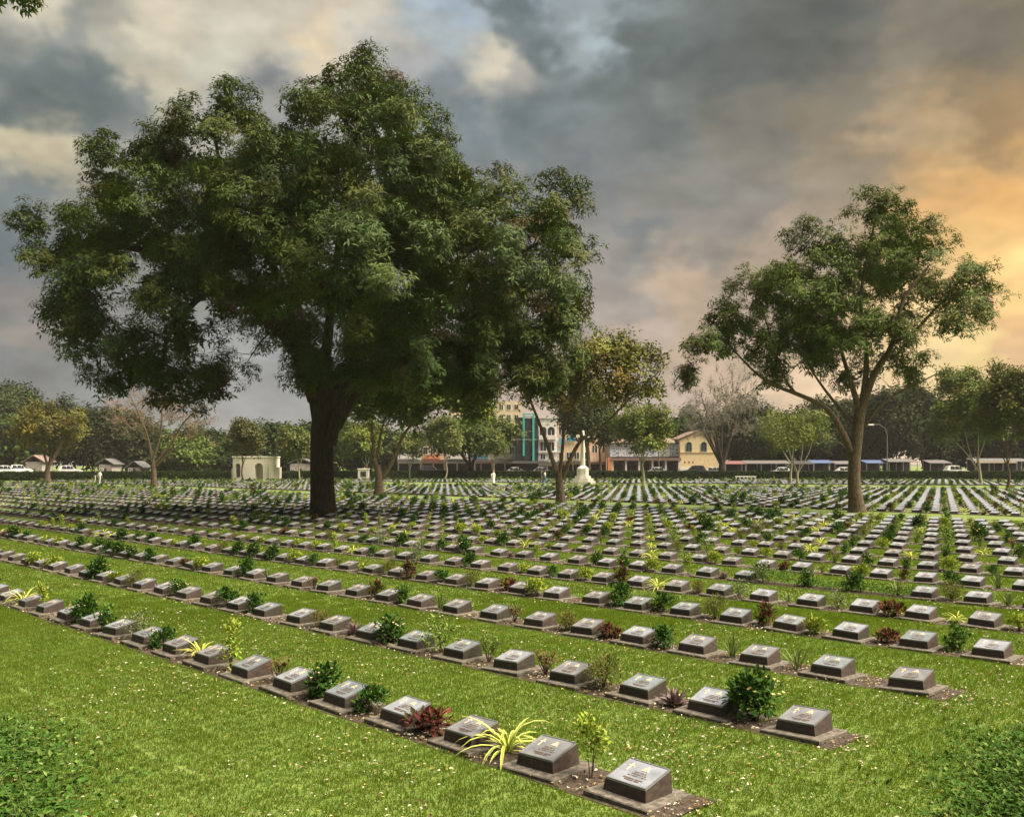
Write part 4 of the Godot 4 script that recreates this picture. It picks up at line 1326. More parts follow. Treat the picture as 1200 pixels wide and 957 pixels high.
	simple_tree("slim_tree", "thin tree with pale stem and soft green crown before the shophouses", ge, 521, 148.0, 482, 44, 535, {"nat": 90, "per": 9, "spread": 0.42, "size": 1.4, "cols": pale, "girth": 0.14, "twig": 0.03, "bark": M.bark_pale})
	simple_tree("slim_tree", "thin pale-stemmed tree with small crown beside the wide V-forked tree", ge, 480, 152.0, 500, 40, 542, {"nat": 70, "per": 9, "spread": 0.42, "size": 1.4, "cols": pale, "girth": 0.13, "twig": 0.03, "bark": M.bark_pale})
	simple_tree("slim_tree", "bright green tree behind the small white stone frame", ge, 428, 156.0, 482, 52, 540, {"nat": 100, "per": 11, "spread": 0.45, "size": 1.5, "cols": brightg, "girth": 0.16, "twig": 0.03, "bark": M.bark_pale})
	simple_tree("slim_tree", "green leafy tree close behind the trunk of the great tree", ge, 402, 165.0, 480, 50, 540, {"nat": 90, "per": 11, "spread": 0.6, "size": 1.7, "cols": [Color(0.07, 0.11, 0.025), Color(0.10, 0.15, 0.03)], "girth": 0.2, "twig": 0.03})
	simple_tree("slim_tree", "white-stemmed tree beside the person in white", ge, 580, 155.0, 500, 30, 540, {"nat": 50, "per": 6, "spread": 0.7, "size": 1.4, "cols": pale, "girth": 0.16, "twig": 0.03, "bark": M.bark_pale})
	# trees beyond the hedge
	var gf := "trees beyond the hedge"
	simple_tree("rain_tree", "wide flat-topped green tree with dark fanning limbs before the shophouses", gf, 553, 168.0, 486, 106, 528, {"nat": 190, "per": 9, "spread": 0.9, "size": 2.0, "kind": "mass", "cols": [Color(0.06, 0.09, 0.025), Color(0.085, 0.12, 0.03)], "girth": 0.6, "twig": 0.05, "lobes": 10, "fork": 0.55, "bark": M.bark_dark, "limbs": 7})
	simple_tree("roadside_tree", "tall twin-trunked dark tree behind the stone cross", gf, 688, 168.0, 462, 56, 512, {"nat": 120, "per": 9, "spread": 0.9, "size": 1.9, "kind": "mass", "cols": [Color(0.04, 0.06, 0.025), Color(0.06, 0.08, 0.03)], "girth": 0.45, "twig": 0.04, "lobes": 7, "lean": -4.0})
	simple_tree("roadside_tree", "slim dark tree leaning beside the twin-trunked tree at the road", gf, 704, 171.0, 478, 30, 515, {"nat": 60, "per": 7, "spread": 0.8, "size": 1.7, "kind": "mass", "cols": [Color(0.05, 0.065, 0.03)], "girth": 0.25, "twig": 0.04, "lobes": 5, "lean": 6.0})
	simple_tree("bare_tree", "big grey leafless tree with thick dark limbs beside the yellow house", gf, 846, 168.0, 424, 104, 528, {"nat": 260, "per": 1.2, "spread": 0.8, "size": 1.4, "cols": [Color(0.10, 0.09, 0.06)], "girth": 0.75, "twig": 0.07, "lobes": 11, "fork": 0.5, "limbs": 8, "fine": 6, "fine_len": 1.9, "branch_bark": M.bark_grey, "bark": M.bark_dark, "bare": 0.5})
	var dk := [Color(0.036, 0.056, 0.022), Color(0.042, 0.062, 0.024), Color(0.048, 0.066, 0.028)]
	var mdg := [Color(0.035, 0.062, 0.02), Color(0.05, 0.085, 0.025), Color(0.07, 0.11, 0.03)]
	var lt := [Color(0.08, 0.13, 0.03), Color(0.11, 0.16, 0.04)]
	var n := 0
	# [x, depth, top row, width, lower row, colours, what tells it apart]
	for e in [[-8, 230, 445, 110, 500, dk, "flat-topped dark tree rising highest behind the round olive tree"], [18, 205, 486, 70, 552, mdg, "green tree behind the white parked cars"], [30, 215, 470, 80, 552, dk, "dark leafy crown behind the roof of the small white house"], [84, 208, 466, 76, 552, dk, "dark tree beside the yellow side of the round olive tree"], [118, 212, 472, 74, 552, dk, "dark crown between the round olive tree and the half-bare tree"], [146, 206, 482, 64, 552, dk, "dark crown above the grey-roofed shed"], [182, 215, 500, 64, 552, mdg, "green crown directly behind the twigs of the half-bare tree"], [214, 196, 515, 50, 552, lt, "light green bushy tree behind the half-bare tree"], [232, 208, 498, 66, 552, mdg, "mid green crown beside the light green bushy tree"], [258, 214, 512, 60, 552, dk, "low dark crown just beside the white arched pavilion"], [318, 204, 494, 56, 552, mdg, "dense tree directly behind the arched pavilion"], [338, 210, 505, 50, 552, dk, "dark crown above the white-roofed low house"], [358, 206, 490, 50, 548, mdg, "green crown touching the trunk of the great tree"], [395, 214, 500, 60, 550, mdg, "green crown seen between the great trunk and the V-forked tree"], [432, 216, 498, 56, 550, dk, "dark low crown behind the small white stone frame"], [462, 212, 505, 46, 548, mdg, "green tree beside the shophouse row"],
		[868, 205, 458, 74, 552, dk, "dark tree beside the big leafless tree"], [905, 214, 462, 80, 552, dk, "dark crown above the red and grey stalls"], [945, 206, 470, 76, 552, dk, "dark crown above the black cloth stall"], [975, 214, 455, 80, 552, dk, "dark crown behind the fork of the leafy tree"], [1015, 210, 458, 80, 552, dk, "dark crown just beside the trunk of the leafy tree"], [1050, 204, 446, 76, 552, dk, "tall dark tree behind the street lamp"], [1085, 206, 448, 72, 552, dk, "dark crown between the street lamp and the leaning tree"], [1118, 212, 462, 70, 552, dk, "dark crown directly behind the leaning tree"], [1150, 208, 450, 70, 552, dk, "dark crown above the long pale market shed"], [1190, 204, 432, 80, 552, [Color(0.05, 0.06, 0.02), Color(0.07, 0.07, 0.025)], "tall olive tree behind the market stalls"], [1235, 206, 440, 80, 552, dk, "dark crown past the end of the market shed"], [-60, 206, 470, 90, 552, dk, "dark crown past the first white parked car"], [800, 215, 470, 60, 540, mdg, "green tree behind the roof of the yellow house"]]:
		var label: String = e[6]
		simple_tree("evergreen_tree", label, gf, e[0], e[1], e[2], e[3], e[4], {"nat": 130, "per": 11, "spread": 1.15, "size": 2.6, "kind": "mass", "cols": e[5], "girth": 0.4, "twig": 0.05, "sides": 3, "lobes": 9, "fork": 0.3, "shell": 0.3, "droop": 0.4})
		n += 1
	# the tree whose lowest twigs hang in at the top, beside the frame
	z = 22.0
	base = ap(-330, 600, z); base.y = 0
	L = []
	for e in [[38, -8, 26, 8, 0], [8, -22, 30, 18, 0], [-80, -60, 90, 60, 0], [-200, -90, 120, 90, 2], [-330, -140, 130, 120, 0]]:
		L.append(lobe(e[0], e[1], e[2], e[3], z, e[4]))
	polys = [[P2([[-330, 685], [-330, 400], [-325, 200]], z), 0.45, 0.35], [P2([[-325, 220], [-200, 60], [-80, -20], [30, -12]], z), 0.2, 0.02], [P2([[-328, 260], [-340, 0], [-330, -140]], z), 0.25, 0.05]]
	tree("overhanging_tree", "tree whose lowest leafy twigs hang in against the cloudy sky", "", base, polys, L, {"nat": 130, "per": 14, "spread": 0.22, "size": 0.75, "kind": "whorl", "cols": mango, "bark": M.bark_dark, "twig": 0.012, "seed": 9})

func csg_block(parent: Node, called: String, lo: Vector3, hi: Vector3, arches: Array, m: Material) -> void:
	# a wall block with arched openings cut through it: [x, foot, width, spring height, depth cut]
	var b := CSGBox3D.new()
	b.name = called
	b.size = hi - lo
	b.position = (hi + lo) * 0.5
	b.material = m
	for a in arches:
		var c := CSGBox3D.new()
		c.name = "opening"
		c.operation = CSGShape3D.OPERATION_SUBTRACTION
		c.size = Vector3(a[2], a[3] - a[1], a[4])
		c.position = Vector3(a[0], (a[1] + a[3]) * 0.5, hi.z - a[4] * 0.5 + 0.2) - b.position
		c.material = m
		b.add_child(c, true)
		var y := CSGCylinder3D.new()
		y.name = "opening"
		y.operation = CSGShape3D.OPERATION_SUBTRACTION
		y.radius = a[2] * 0.5
		y.height = a[4]
		y.sides = 24
		y.rotation.x = PI / 2
		y.position = Vector3(a[0], a[3], hi.z - a[4] * 0.5 + 0.2) - b.position
		y.material = m
		b.add_child(y, true)
	parent.add_child(b, true)

func make_far() -> void:
	# road behind the hedge
	var b := MB.new()
	b.hexa([Vector3(-170, 0, -167.5), Vector3(170, 0, -167.5), Vector3(170, 0, -188), Vector3(-170, 0, -188), Vector3(-170, 0.62, -169.5), Vector3(170, 0.62, -169.5), Vector3(170, 0.62, -188), Vector3(-170, 0.62, -188)])
	setting("road", b.mesh(M.asphalt), "grey road running behind the hedge")
	b = MB.new()
	b.box(Vector3(-170, 0.0, -230), Vector3(170, 0.75, -188.002))
	setting("pavement", b.mesh(M.concrete), "concrete pavement in front of the shops")
	# clipped hedge
	var ho := thing("hedge", "long low clipped dark green hedge closing the cemetery", "hedge", Vector3(0, 0, -160))
	b = MB.new()
	var xs := []
	var x := -110.0
	while x <= 110.0:
		xs.append(x)
		x += 2.0
	var r := RandomNumberGenerator.new()
	r.seed = 61
	var xf := []
	var cl := []
	for i in xs.size() - 1:
		var z0 := hedge_z(xs[i]) - 160.0
		var z1 := hedge_z(xs[i + 1]) - 160.0
		var h := 1.40
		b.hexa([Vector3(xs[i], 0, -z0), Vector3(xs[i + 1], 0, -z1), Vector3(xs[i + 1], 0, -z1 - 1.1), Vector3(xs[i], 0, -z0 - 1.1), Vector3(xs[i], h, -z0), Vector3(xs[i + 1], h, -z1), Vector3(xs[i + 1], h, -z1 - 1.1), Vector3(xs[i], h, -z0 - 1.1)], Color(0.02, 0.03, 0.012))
		for k in 60:
			var t := r.randf()
			var top := r.randf() < 0.35
			var p := Vector3(lerpf(xs[i], xs[i + 1], t), h if top else r.randf() * h, -lerpf(z0, z1, t) - (r.randf() * 1.1 if top else 0.0))
			xf.append(Transform3D(Basis(Vector3.UP, r.randf() * TAU).scaled(Vector3.ONE * r.randf_range(0.45, 0.8)), p))
			var g := r.randf_range(0.7, 1.3)
			cl.append(Color(0.030 * g, 0.052 * g, 0.018 * g))
	part("inner_growth", b.mesh(M.leaf_dull), ho)
	scatter("foliage", leaf_cluster("mass", 15), xf, cl, ho)

	# the arched stone pavilion
	var z := 150.0
	var k := F / z
	var pv := thing("arched_pavilion", "small flat-topped white stone pavilion with arched openings", "pavilion", Vector3((297.0 - CX) / k, 0, -z))
	var w := func(px): return (px - 297.0) / k
	csg_block(pv, "wall", Vector3(w.call(272.5), 0, -4.0), Vector3(w.call(320.5), 3.65, 0), [[w.call(278.5), 0.5, 0.75, 2.3, 2.2], [w.call(303.0), 0.12, 1.3, 2.1, 2.2]], M.stone)
	csg_block(pv, "wing", Vector3(w.call(320.6), 0, -3.4), Vector3(w.call(323.6), 2.1, -0.4), [], M.stone)
	csg_block(pv, "wing", Vector3(w.call(270.2), 0, -3.4), Vector3(w.call(272.4), 1.9, -0.4), [], M.stone)
	b = MB.new()
	b.slab(Vector3(w.call(271.8), 3.65, -4.1), Vector3(w.call(321.2), 3.8, 0.1), 0.04)
	part("coping", b.mesh(M.stone), pv)
	csg_block(pv, "pilaster", Vector3(w.call(315.0), 0, 0.0), Vector3(w.call(318.5), 2.3, 0.22), [], M.stone)
	# small stone frame
	var fr := thing("stone_frame", "small square white stone frame standing before the hedge", "monument", Vector3((425.5 - CX) * 152.0 / F, 0, -152))
	csg_block(fr, "frame", Vector3(-0.85, 0, -0.8), Vector3(0.85, 1.75, 0), [], M.stone)
	b = MB.new()
	b.box(Vector3(-0.45, 0.55, 0.0), Vector3(0.45, 1.4, 0.03))
	part("panel", b.mesh(M.dark), fr)
	b = MB.new()
	b.slab(Vector3(-0.95, 1.75, -0.9), Vector3(0.95, 1.88, 0.1), 0.04)
	part("coping", b.mesh(M.stone), fr)

	# the stone cross on its stepped base
	z = 123.0
	var cr := thing("memorial_cross", "tall pale stone cross with a sword on a stepped octagonal base", "cross", Vector3((683.0 - CX) * z / F, 0, -z))
	b = MB.new()
	for s in [[1.75, 0.0, 0.35], [1.45, 0.35, 0.7], [1.1, 0.7, 1.05], [0.82, 1.05, 2.0]]: ngon(b, 8, s[0], s[0] * 0.97, s[1], s[2])
	ngon(b, 8, 0.80, 0.40, 2.0, 2.35)
	part("stepped_base", b.mesh(M.stone), cr)
	b = MB.new()
	ngon(b, 8, 0.33, 0.20, 2.3, 6.9)
	part("shaft", b.mesh(M.stone), cr)
	b = MB.new()
	for sx in [-1.0, 1.0]:
		var q := [Vector3(0.05, 5.95, 0.19), Vector3(0.85, 6.0, 0.16), Vector3(0.85, 6.0, -0.16), Vector3(0.05, 5.95, -0.19), Vector3(0.05, 6.4, 0.19), Vector3(0.85, 6.34, 0.16), Vector3(0.85, 6.34, -0.16), Vector3(0.05, 6.4, -0.19)]
		if sx < 0.0:
			q = [q[1], q[0], q[3], q[2], q[5], q[4], q[7], q[6]]
			for i in 8: q[i] = Vector3(-q[i].x, q[i].y, q[i].z)
		b.hexa(q)
	part("arms", b.mesh(M.stone), cr)
	b = MB.new()
	b.hexa([Vector3(-0.03, 3.4, 0.39), Vector3(0.03, 3.4, 0.39), Vector3(0.03, 3.4, 0.36), Vector3(-0.03, 3.4, 0.36), Vector3(-0.07, 6.0, 0.36), Vector3(0.07, 6.0, 0.36), Vector3(0.07, 6.0, 0.28), Vector3(-0.07, 6.0, 0.28)])
	b.box(Vector3(-0.4, 6.0, 0.28), Vector3(0.4, 6.1, 0.36))
	b.box(Vector3(-0.05, 6.1, 0.28), Vector3(0.05, 6.7, 0.36))
	part("sword", b.mesh(M.bronze), cr)

	# white bench
	z = 141.0
	var be := thing("garden_bench", "long white slatted bench on the grass before the hedge", "bench", Vector3((874.0 - CX) * z / F, 0, -z))
	b = MB.new()
	b.slab(Vector3(-1.55, 0.68, -0.25), Vector3(1.55, 0.78, 0.25), 0.02)
	part("seat", b.mesh(M.white), be)
	for i in 6:
		b = MB.new()
		b.box(Vector3(-1.45 + i * 0.56, 0, -0.2), Vector3(-1.35 + i * 0.56, 0.68, 0.2))
		part("leg", b.mesh(M.white), be)

	# people
	person(gp(111.0, 566.4), 2.6, "person in dark top and pale trousers beside another in white", Color(0.03, 0.03, 0.05), Color(0.30, 0.30, 0.33), Color(0.02, 0.02, 0.02), 0.2, false)
	person(gp(116.5, 566.8), 2.8, "person in white top and dark trousers beside the one in dark", Color(0.75, 0.75, 0.75), Color(0.5, 0.5, 0.52), Color(0.05, 0.04, 0.04), 0.15, false)
	person(gp(578.0, 568.8), 0.3, "person in long white clothes standing alone on the grass", Color(0.78, 0.77, 0.75), Color(0.75, 0.74, 0.72), Color(0.25, 0.15, 0.10), 0.05, true)
	person(gp(634.5, 567.5), 1.2, "person in dark clothes walking beside one in blue trousers", Color(0.05, 0.04, 0.05), Color(0.10, 0.08, 0.08), Color(0.02, 0.015, 0.015), 0.2, false)
	person(gp(638.5, 568.0), 1.4, "person in pale top and blue trousers walking by the cross", Color(0.55, 0.50, 0.52), Color(0.06, 0.16, 0.30), Color(0.02, 0.015, 0.015), 0.25, false)

	make_buildings()
	make_market()

	# cars on the road
	var gy := func(px, zz, turn, label, paint, suv): car(Vector3((px - CX) * zz / F, 0.622 if zz < 187.9 else 0.752, -zz), turn, label, paint, suv)
	var wh := lin(0.72, 0.72, 0.72)
	gy.call(768, 172.0, PI, "white saloon car on the road before the blue banner building", wh, false)
	gy.call(606, 173.0, 0.0, "white hatchback parked under the green-framed glass building", wh, false)
	gy.call(632, 176.0, PI, "silver saloon car beside the white hatchback at the shophouses", lin(0.5, 0.52, 0.55), false)
	gy.call(814, 174.0, PI, "black high car parked before the yellow house", lin(0.03, 0.03, 0.035), true)
	gy.call(838, 175.0, 0.0, "white saloon car beside the black car at the yellow house", wh, false)
	gy.call(914, 172.0, PI, "dark-roofed white car passing before the red and grey stalls", lin(0.6, 0.6, 0.62), false)
	gy.call(992, 172.0, 0.0, "white low car behind the leafy tree with the side limb", wh, false)
	gy.call(1121, 170.0, 0.0, "white high car before the pale-roofed market stall", wh, true)
	gy.call(8, 186.0, 0.3, "white car parked first at the edge of the dark trees", wh, true)
	gy.call(24, 188.0, 0.3, "white car parked second under the dark trees", wh, true)
	gy.call(82, 186.0, 0.2, "white car parked alone behind the round olive tree", wh, true)
	gy.call(505, 178.0, 0.0, "dark car below the shophouse row beside a thin tree", lin(0.04, 0.045, 0.05), true)

	# street lamp with a curved arm
	z = 176.0
	var sl := thing("street_lamp", "pale street lamp with a curved arm before the dark trees", "street lamp", Vector3((1040.0 - CX) * z / F, 0, -z))
	b = MB.new()
	b.tube([Vector3(0, 0, 0), Vector3(0, 5, 0), Vector3(0, 8.0, 0), Vector3(-0.4, 9.2, 0), Vector3(-1.4, 9.9, 0), Vector3(-2.6, 9.9, 0)], [0.10, 0.08, 0.06, 0.05, 0.05, 0.04], 8)
	part("pole", b.mesh(M.pole_grey), sl)
	b = MB.new()
	b.slab(Vector3(-3.5, 9.72, -0.2), Vector3(-2.5, 9.98, 0.2), 0.06)
	part("lamp_head", b.mesh(M.white), sl)
	# telegraph poles by the shops
	for e in [[772.0, 514.0, "leaning at the banner building"], [712.0, 500.0, "between the peach house and the banner building"], [556.0, 515.0, "before the shophouse row"]]:
		var o := thing("utility_pole", "thin grey utility pole standing " + e[2], "pole", Vector3((e[0] - CX) * 185.0 / F, 0, -185))
		var h: float = EYE - (e[1] - YH) * 185.0 / F
		b = MB.new()
		b.tube([Vector3.ZERO, Vector3(0, h * 0.5, 0), Vector3(0, h, 0)], [0.15, 0.13, 0.10], 8)
		part("pole", b.mesh(M.concrete), o)
		b = MB.new()
		b.box(Vector3(-0.8, h - 0.7, -0.16), Vector3(0.8, h - 0.58, -0.10))
		part("crossarm", b.mesh(M.metal), o)

func ngon(b: MB, n: int, r0: float, r1: float, y0: float, y1: float) -> void:
	for i in n:
		var a0 := TAU * (i + 0.5) / n
		var a1 := TAU * (i + 1.5) / n
		var p := Vector3(cos(a0), 0, -sin(a0))
		var q := Vector3(cos(a1), 0, -sin(a1))
		var u := Vector3.UP
		b.quad(p * r0 + u * y0, q * r0 + u * y0, q * r1 + u * y1, p * r1 + u * y1)
		b.tri(u * y1, p * r1 + u * y1, q * r1 + u * y1)

func gable(o: Node3D, called: String, x0: float, x1: float, eave: float, apex: float, depth: float, m: Material, over: float = 0.4) -> void:
	# roof with its ridge running away from the viewer
	var zz := -o.position.z
	var a := ap(x0, eave, zz) - o.position
	var c := ap(x1, eave, zz) - o.position
	var t := ap((x0 + x1) * 0.5, apex, zz) - o.position
	var b := MB.new()
	var th := Vector3(0, 0.18, 0)
	for s in [[a + Vector3(-over, 0, 0), t], [t, c + Vector3(over, 0, 0)]]:
		var p: Vector3 = s[0]
		var q: Vector3 = s[1]
		var f := Vector3(0, 0, over)
		var k := Vector3(0, 0, -depth - over)
		b.hexa([p + f, q + f, q + k, p + k, p + f + th, q + f + th, q + k + th, p + k + th])
	part(called, b.mesh(m), o)

func make_buildings() -> void:
	var z := 196.0
	# glass building with green frame
	var o := bld("glass_building", "dark glass shop building with a tall turquoise green frame", 604, 631, z)
	face(o, "wall", 604, 489, 631, 560, 0.0, 8.0, M.dark)
	for c in 3:
		for rr in 4:
			face(o, "pane", 604.6 + c * 8.9, 490 + rr * 12.4, 612.8 + c * 8.9, 501.6 + rr * 12.4, 0.06, 0.1, M.glass)
	for xx in [612.6, 624.0]: face(o, "green_column", xx, 486, xx + 2.2, 540 if xx > 620 else 534, 0.5, 0.5, M.teal)
	face(o, "green_beam", 612.6, 484.5, 626.2, 486, 0.5, 0.5, M.teal)
	face(o, "sign_band", 614.5, 487.5, 624.5, 490, 0.3, 0.2, M.white)
	face(o, "floor_band", 604, 514.2, 631, 515.4, 0.16, 0.2, M.metal)
	face(o, "awning", 600, 540, 642, 543, 2.0, 2.0, M.tin)
	# white shophouse with arched balconies
	o = bld("shophouse", "white shophouse with arched balcony windows beside the glass building", 631, 653, z)
	face(o, "wall", 631, 490, 653, 560, 0.0, 9.0, M.white)
	face(o, "parapet", 630.5, 488, 653.5, 490, 0.25, 9.0, M.white)
	for xx in [632.5, 642.0]:
		window(o, xx, 504, xx + 8.0, 510, true)
		face(o, "balcony", xx - 0.8, 510.5, xx + 9, 515.0, 0.7, 0.7, M.white)
		window(o, xx + 0.5, 518, xx + 7.5, 528)
		window(o, xx + 1, 532, xx + 6.5, 538)
		face(o, "door", xx, 546, xx + 8, 560, 0.04, 0.1, M.dark)
	face(o, "ledge", 631, 529, 653, 530.2, 0.4, 0.4, M.white)
	face(o, "awning", 642.2, 541, 656, 543.5, 1.6, 1.6, M.tin)
	# cream house with blue signs
	o = bld("shophouse", "cream shophouse with small blue signs behind the forked tree", 653, 690, z + 2.0)
	face(o, "wall", 653, 494, 690, 560, 0.0, 9.0, M.cream)
	face(o, "roof_slab", 652, 492, 691, 494, 0.4, 9.5, M.tin)
	for xx in [655, 664, 673, 682]:
		window(o, xx, 500, xx + 5.5, 509)
		window(o, xx, 530, xx + 5.5, 538)
		face(o, "shop_front", xx - 0.6, 544, xx + 6.5, 560, 0.05, 0.1, M.dark)
	for e in [[654.5, 513, 662, 521], [664, 512, 676, 517], [654.5, 524, 657, 528]]: face(o, "sign", e[0], e[1], e[2], e[3], 0.5, 0.15, M.sign_blue)
	face(o, "awning", 653, 540, 690, 542, 1.8, 1.8, M.tin)
	# peach house
	o = bld("peach_house", "plain tall peach-coloured house beside the banner building", 686, 716, z + 8.0)
	face(o, "wall", 688, 502, 716, 560, 0.0, 10.0, M.peach)
	face(o, "parapet", 687.4, 500.5, 716.6, 502, 0.2, 10.4, M.peach)
	window(o, 706, 522, 712, 530)
	window(o, 694, 522, 700, 530)
	face(o, "ledge", 688, 516, 716, 517, 0.3, 0.3, M.white)
	face(o, "shop_front", 692, 544, 712, 560, 0.05, 0.1, M.dark)
	face(o, "awning", 690, 541, 716, 542.5, 2.0, 2.0, M.tin)
	# far pale wall high behind the crown
	o = bld("apartment_block", "large pale pinkish apartment block rising behind the shophouses", 520, 612, 300.0)
	face(o, "wall", 528, 470, 612, 560, 0.0, 14.0, M.peach)
	for rr in 5:
		for c in 9: window(o, 531 + c * 9.0, 474 + rr * 12.0, 535.5 + c * 9.0, 480 + rr * 12.0)
	# banner building
	o = bld("banner_building", "low brown-roofed building with a blue and white banner front", 713, 796, z)
	face(o, "wall", 714, 519, 796, 560, 0.0, 9.0, M.roof)
	for xx in 8: face(o, "banner", 714.5 + xx * 10.2, 520.5, 724.2 + xx * 10.2, 535.0, 0.15, 0.12, M.banner if xx % 2 == 0 else M.banner_pale)
	face(o, "awning", 714, 536.5, 796, 539.5, 2.5, 2.5, M.roof)
	for xx in 6:
		face(o, "pillar", 716 + xx * 15.4, 539.5, 718 + xx * 15.4, 560, 2.0, 0.35, M.white)
		face(o, "shop_front", 719 + xx * 15.4, 541, 730 + xx * 15.4, 560, 0.06, 0.1, M.dark)
	var b := MB.new()
	var a := ap(712, 519.5, z) - o.position
	var c2 := ap(798, 519.5, z) - o.position
	b.hexa([Vector3(a.x, a.y, 0.8), Vector3(c2.x, a.y, 0.8), Vector3(c2.x, a.y, -9), Vector3(a.x, a.y, -9), Vector3(a.x + 0.5, a.y + 0.15, 0.8), Vector3(c2.x - 0.5, a.y + 0.15, 0.8), Vector3(c2.x - 2.5, a.y + 2.0, -8), Vector3(a.x + 2.5, a.y + 2.0, -8)])
	part("roof", b.mesh(M.roof), o)
	face(o, "orange_sign", 709, 536, 716, 551, 2.4, 0.2, M.sign_orange)
	# yellow house
	o = bld("yellow_house", "yellow gabled house with two arched windows", 797, 841, z - 2.0)
	face(o, "wall", 797, 515, 841, 560, 0.0, 14.0, M.yellow)
	b = MB.new()
	a = ap(797, 515, z - 2.0) - o.position
	c2 = ap(841, 515, z - 2.0) - o.position
	var t := ap(819, 505, z - 2.0) - o.position
	b.tri(Vector3(a.x, a.y, -0.002), Vector3(c2.x, a.y, -0.002), Vector3(t.x, t.y, -0.002))
	b.tri(Vector3(c2.x, a.y, -13.9), Vector3(a.x, a.y, -13.9), Vector3(t.x, t.y, -13.9))
	part("gable_wall", b.mesh(M.yellow), o)
	gable(o, "roof", 797, 841, 515, 504.8, 14.0, M.roof)
	window(o, 804.5, 521.0, 810.5, 528.5, true, M.teal_dark)
	window(o, 822.0, 521.0, 828.0, 528.5, true, M.teal_dark)
	face(o, "ledge", 797, 529.6, 841, 530.4, 0.15, 0.2, M.cream)
	for xx in [802.0, 807.0, 811.5]: face(o, "vent", xx, 540.5, xx + 1.4, 542.5, 0.03, 0.1, M.dark)
	face(o, "plinth", 796.8, 547.5, 815, 560, 0.12, 0.2, M.white)
	# brown roof behind
	o = bld("brown_roof_house", "house with a dark brown tiered roof behind the banner building", 770, 806, z + 14.0)
	face(o, "wall", 772, 514, 804, 560, 0.0, 8.0, M.cream)
	gable(o, "roof", 768, 806, 516, 506, 8.0, M.roof)
	gable(o, "upper_roof", 782, 800, 507, 500, 6.0, M.dark_roof)
	# shophouse row behind the thin trees
	for i in 5:
		var x0 := 466.0 + i * 28.0
		o = bld("row_house", "white two-storey row house %s" % ["at the tree end of the shop row", "with windows behind the thin pale tree", "in the middle of the shop row", "behind the dark limbs of the wide tree", "next to the dark glass building"][i], x0, x0 + 27.6, z + 4.0)
		face(o, "wall", x0, 518 + (i % 2) * 2.0, x0 + 27.6, 560, 0.0, 9.0, M.white if i % 2 == 0 else M.cream)
		face(o, "parapet", x0, 516 + (i % 2) * 2.0, x0 + 27.6, 518 + (i % 2) * 2.0, 0.3, 9.3, M.tin)
		for j in 3: window(o, x0 + 2.0 + j * 8.7, 524, x0 + 7.0 + j * 8.7, 532)
		face(o, "awning", x0 + 0.5, 538.5, x0 + 27, 541, 2.2, 2.2, [M.tin, M.awning_red, M.dark, M.tin, M.tin][i])
		for j in 2: face(o, "shop_front", x0 + 1.5 + j * 13.0, 543, x0 + 13.0 + j * 13.0, 560, 0.05, 0.1, M.dark)
		face(o, "shop_sign", x0 + 3, 534.0, x0 + 22, 537.5, 0.25, 0.15, [M.white, M.sign_orange, M.white, M.sign_blue, M.white][i])
	# small houses at the tree side
	for e in [[28, 50, 541, 534, "small white house with a brown roof under the dark trees"], [114, 132, 544, 538, "grey-roofed open shed among the dark trees"], [338, 366, 543, 537, "white-roofed low house beside the great tree"], [148, 166, 548, 541, "tiny pale house under the half-bare tree"]]:
		o = bld("small_house", e[4], e[0], e[1], 196.0)
		face(o, "wall", e[0] + 1.5, e[2], e[1] - 1.5, 560, 0.0, 5.0, M.grey_wall)
		gable(o, "roof", e[0], e[1], e[2] + 0.5, e[3], 5.0, M.tin if e[0] > 100 else M.roof, 0.3)
		face(o, "door", (e[0] + e[1]) * 0.5 - 1.5, 549, (e[0] + e[1]) * 0.5 + 1.5, 560, 0.04, 0.1, M.dark)
		window(o, e[0] + 3.0, 549, e[0] + 6.0, 552)

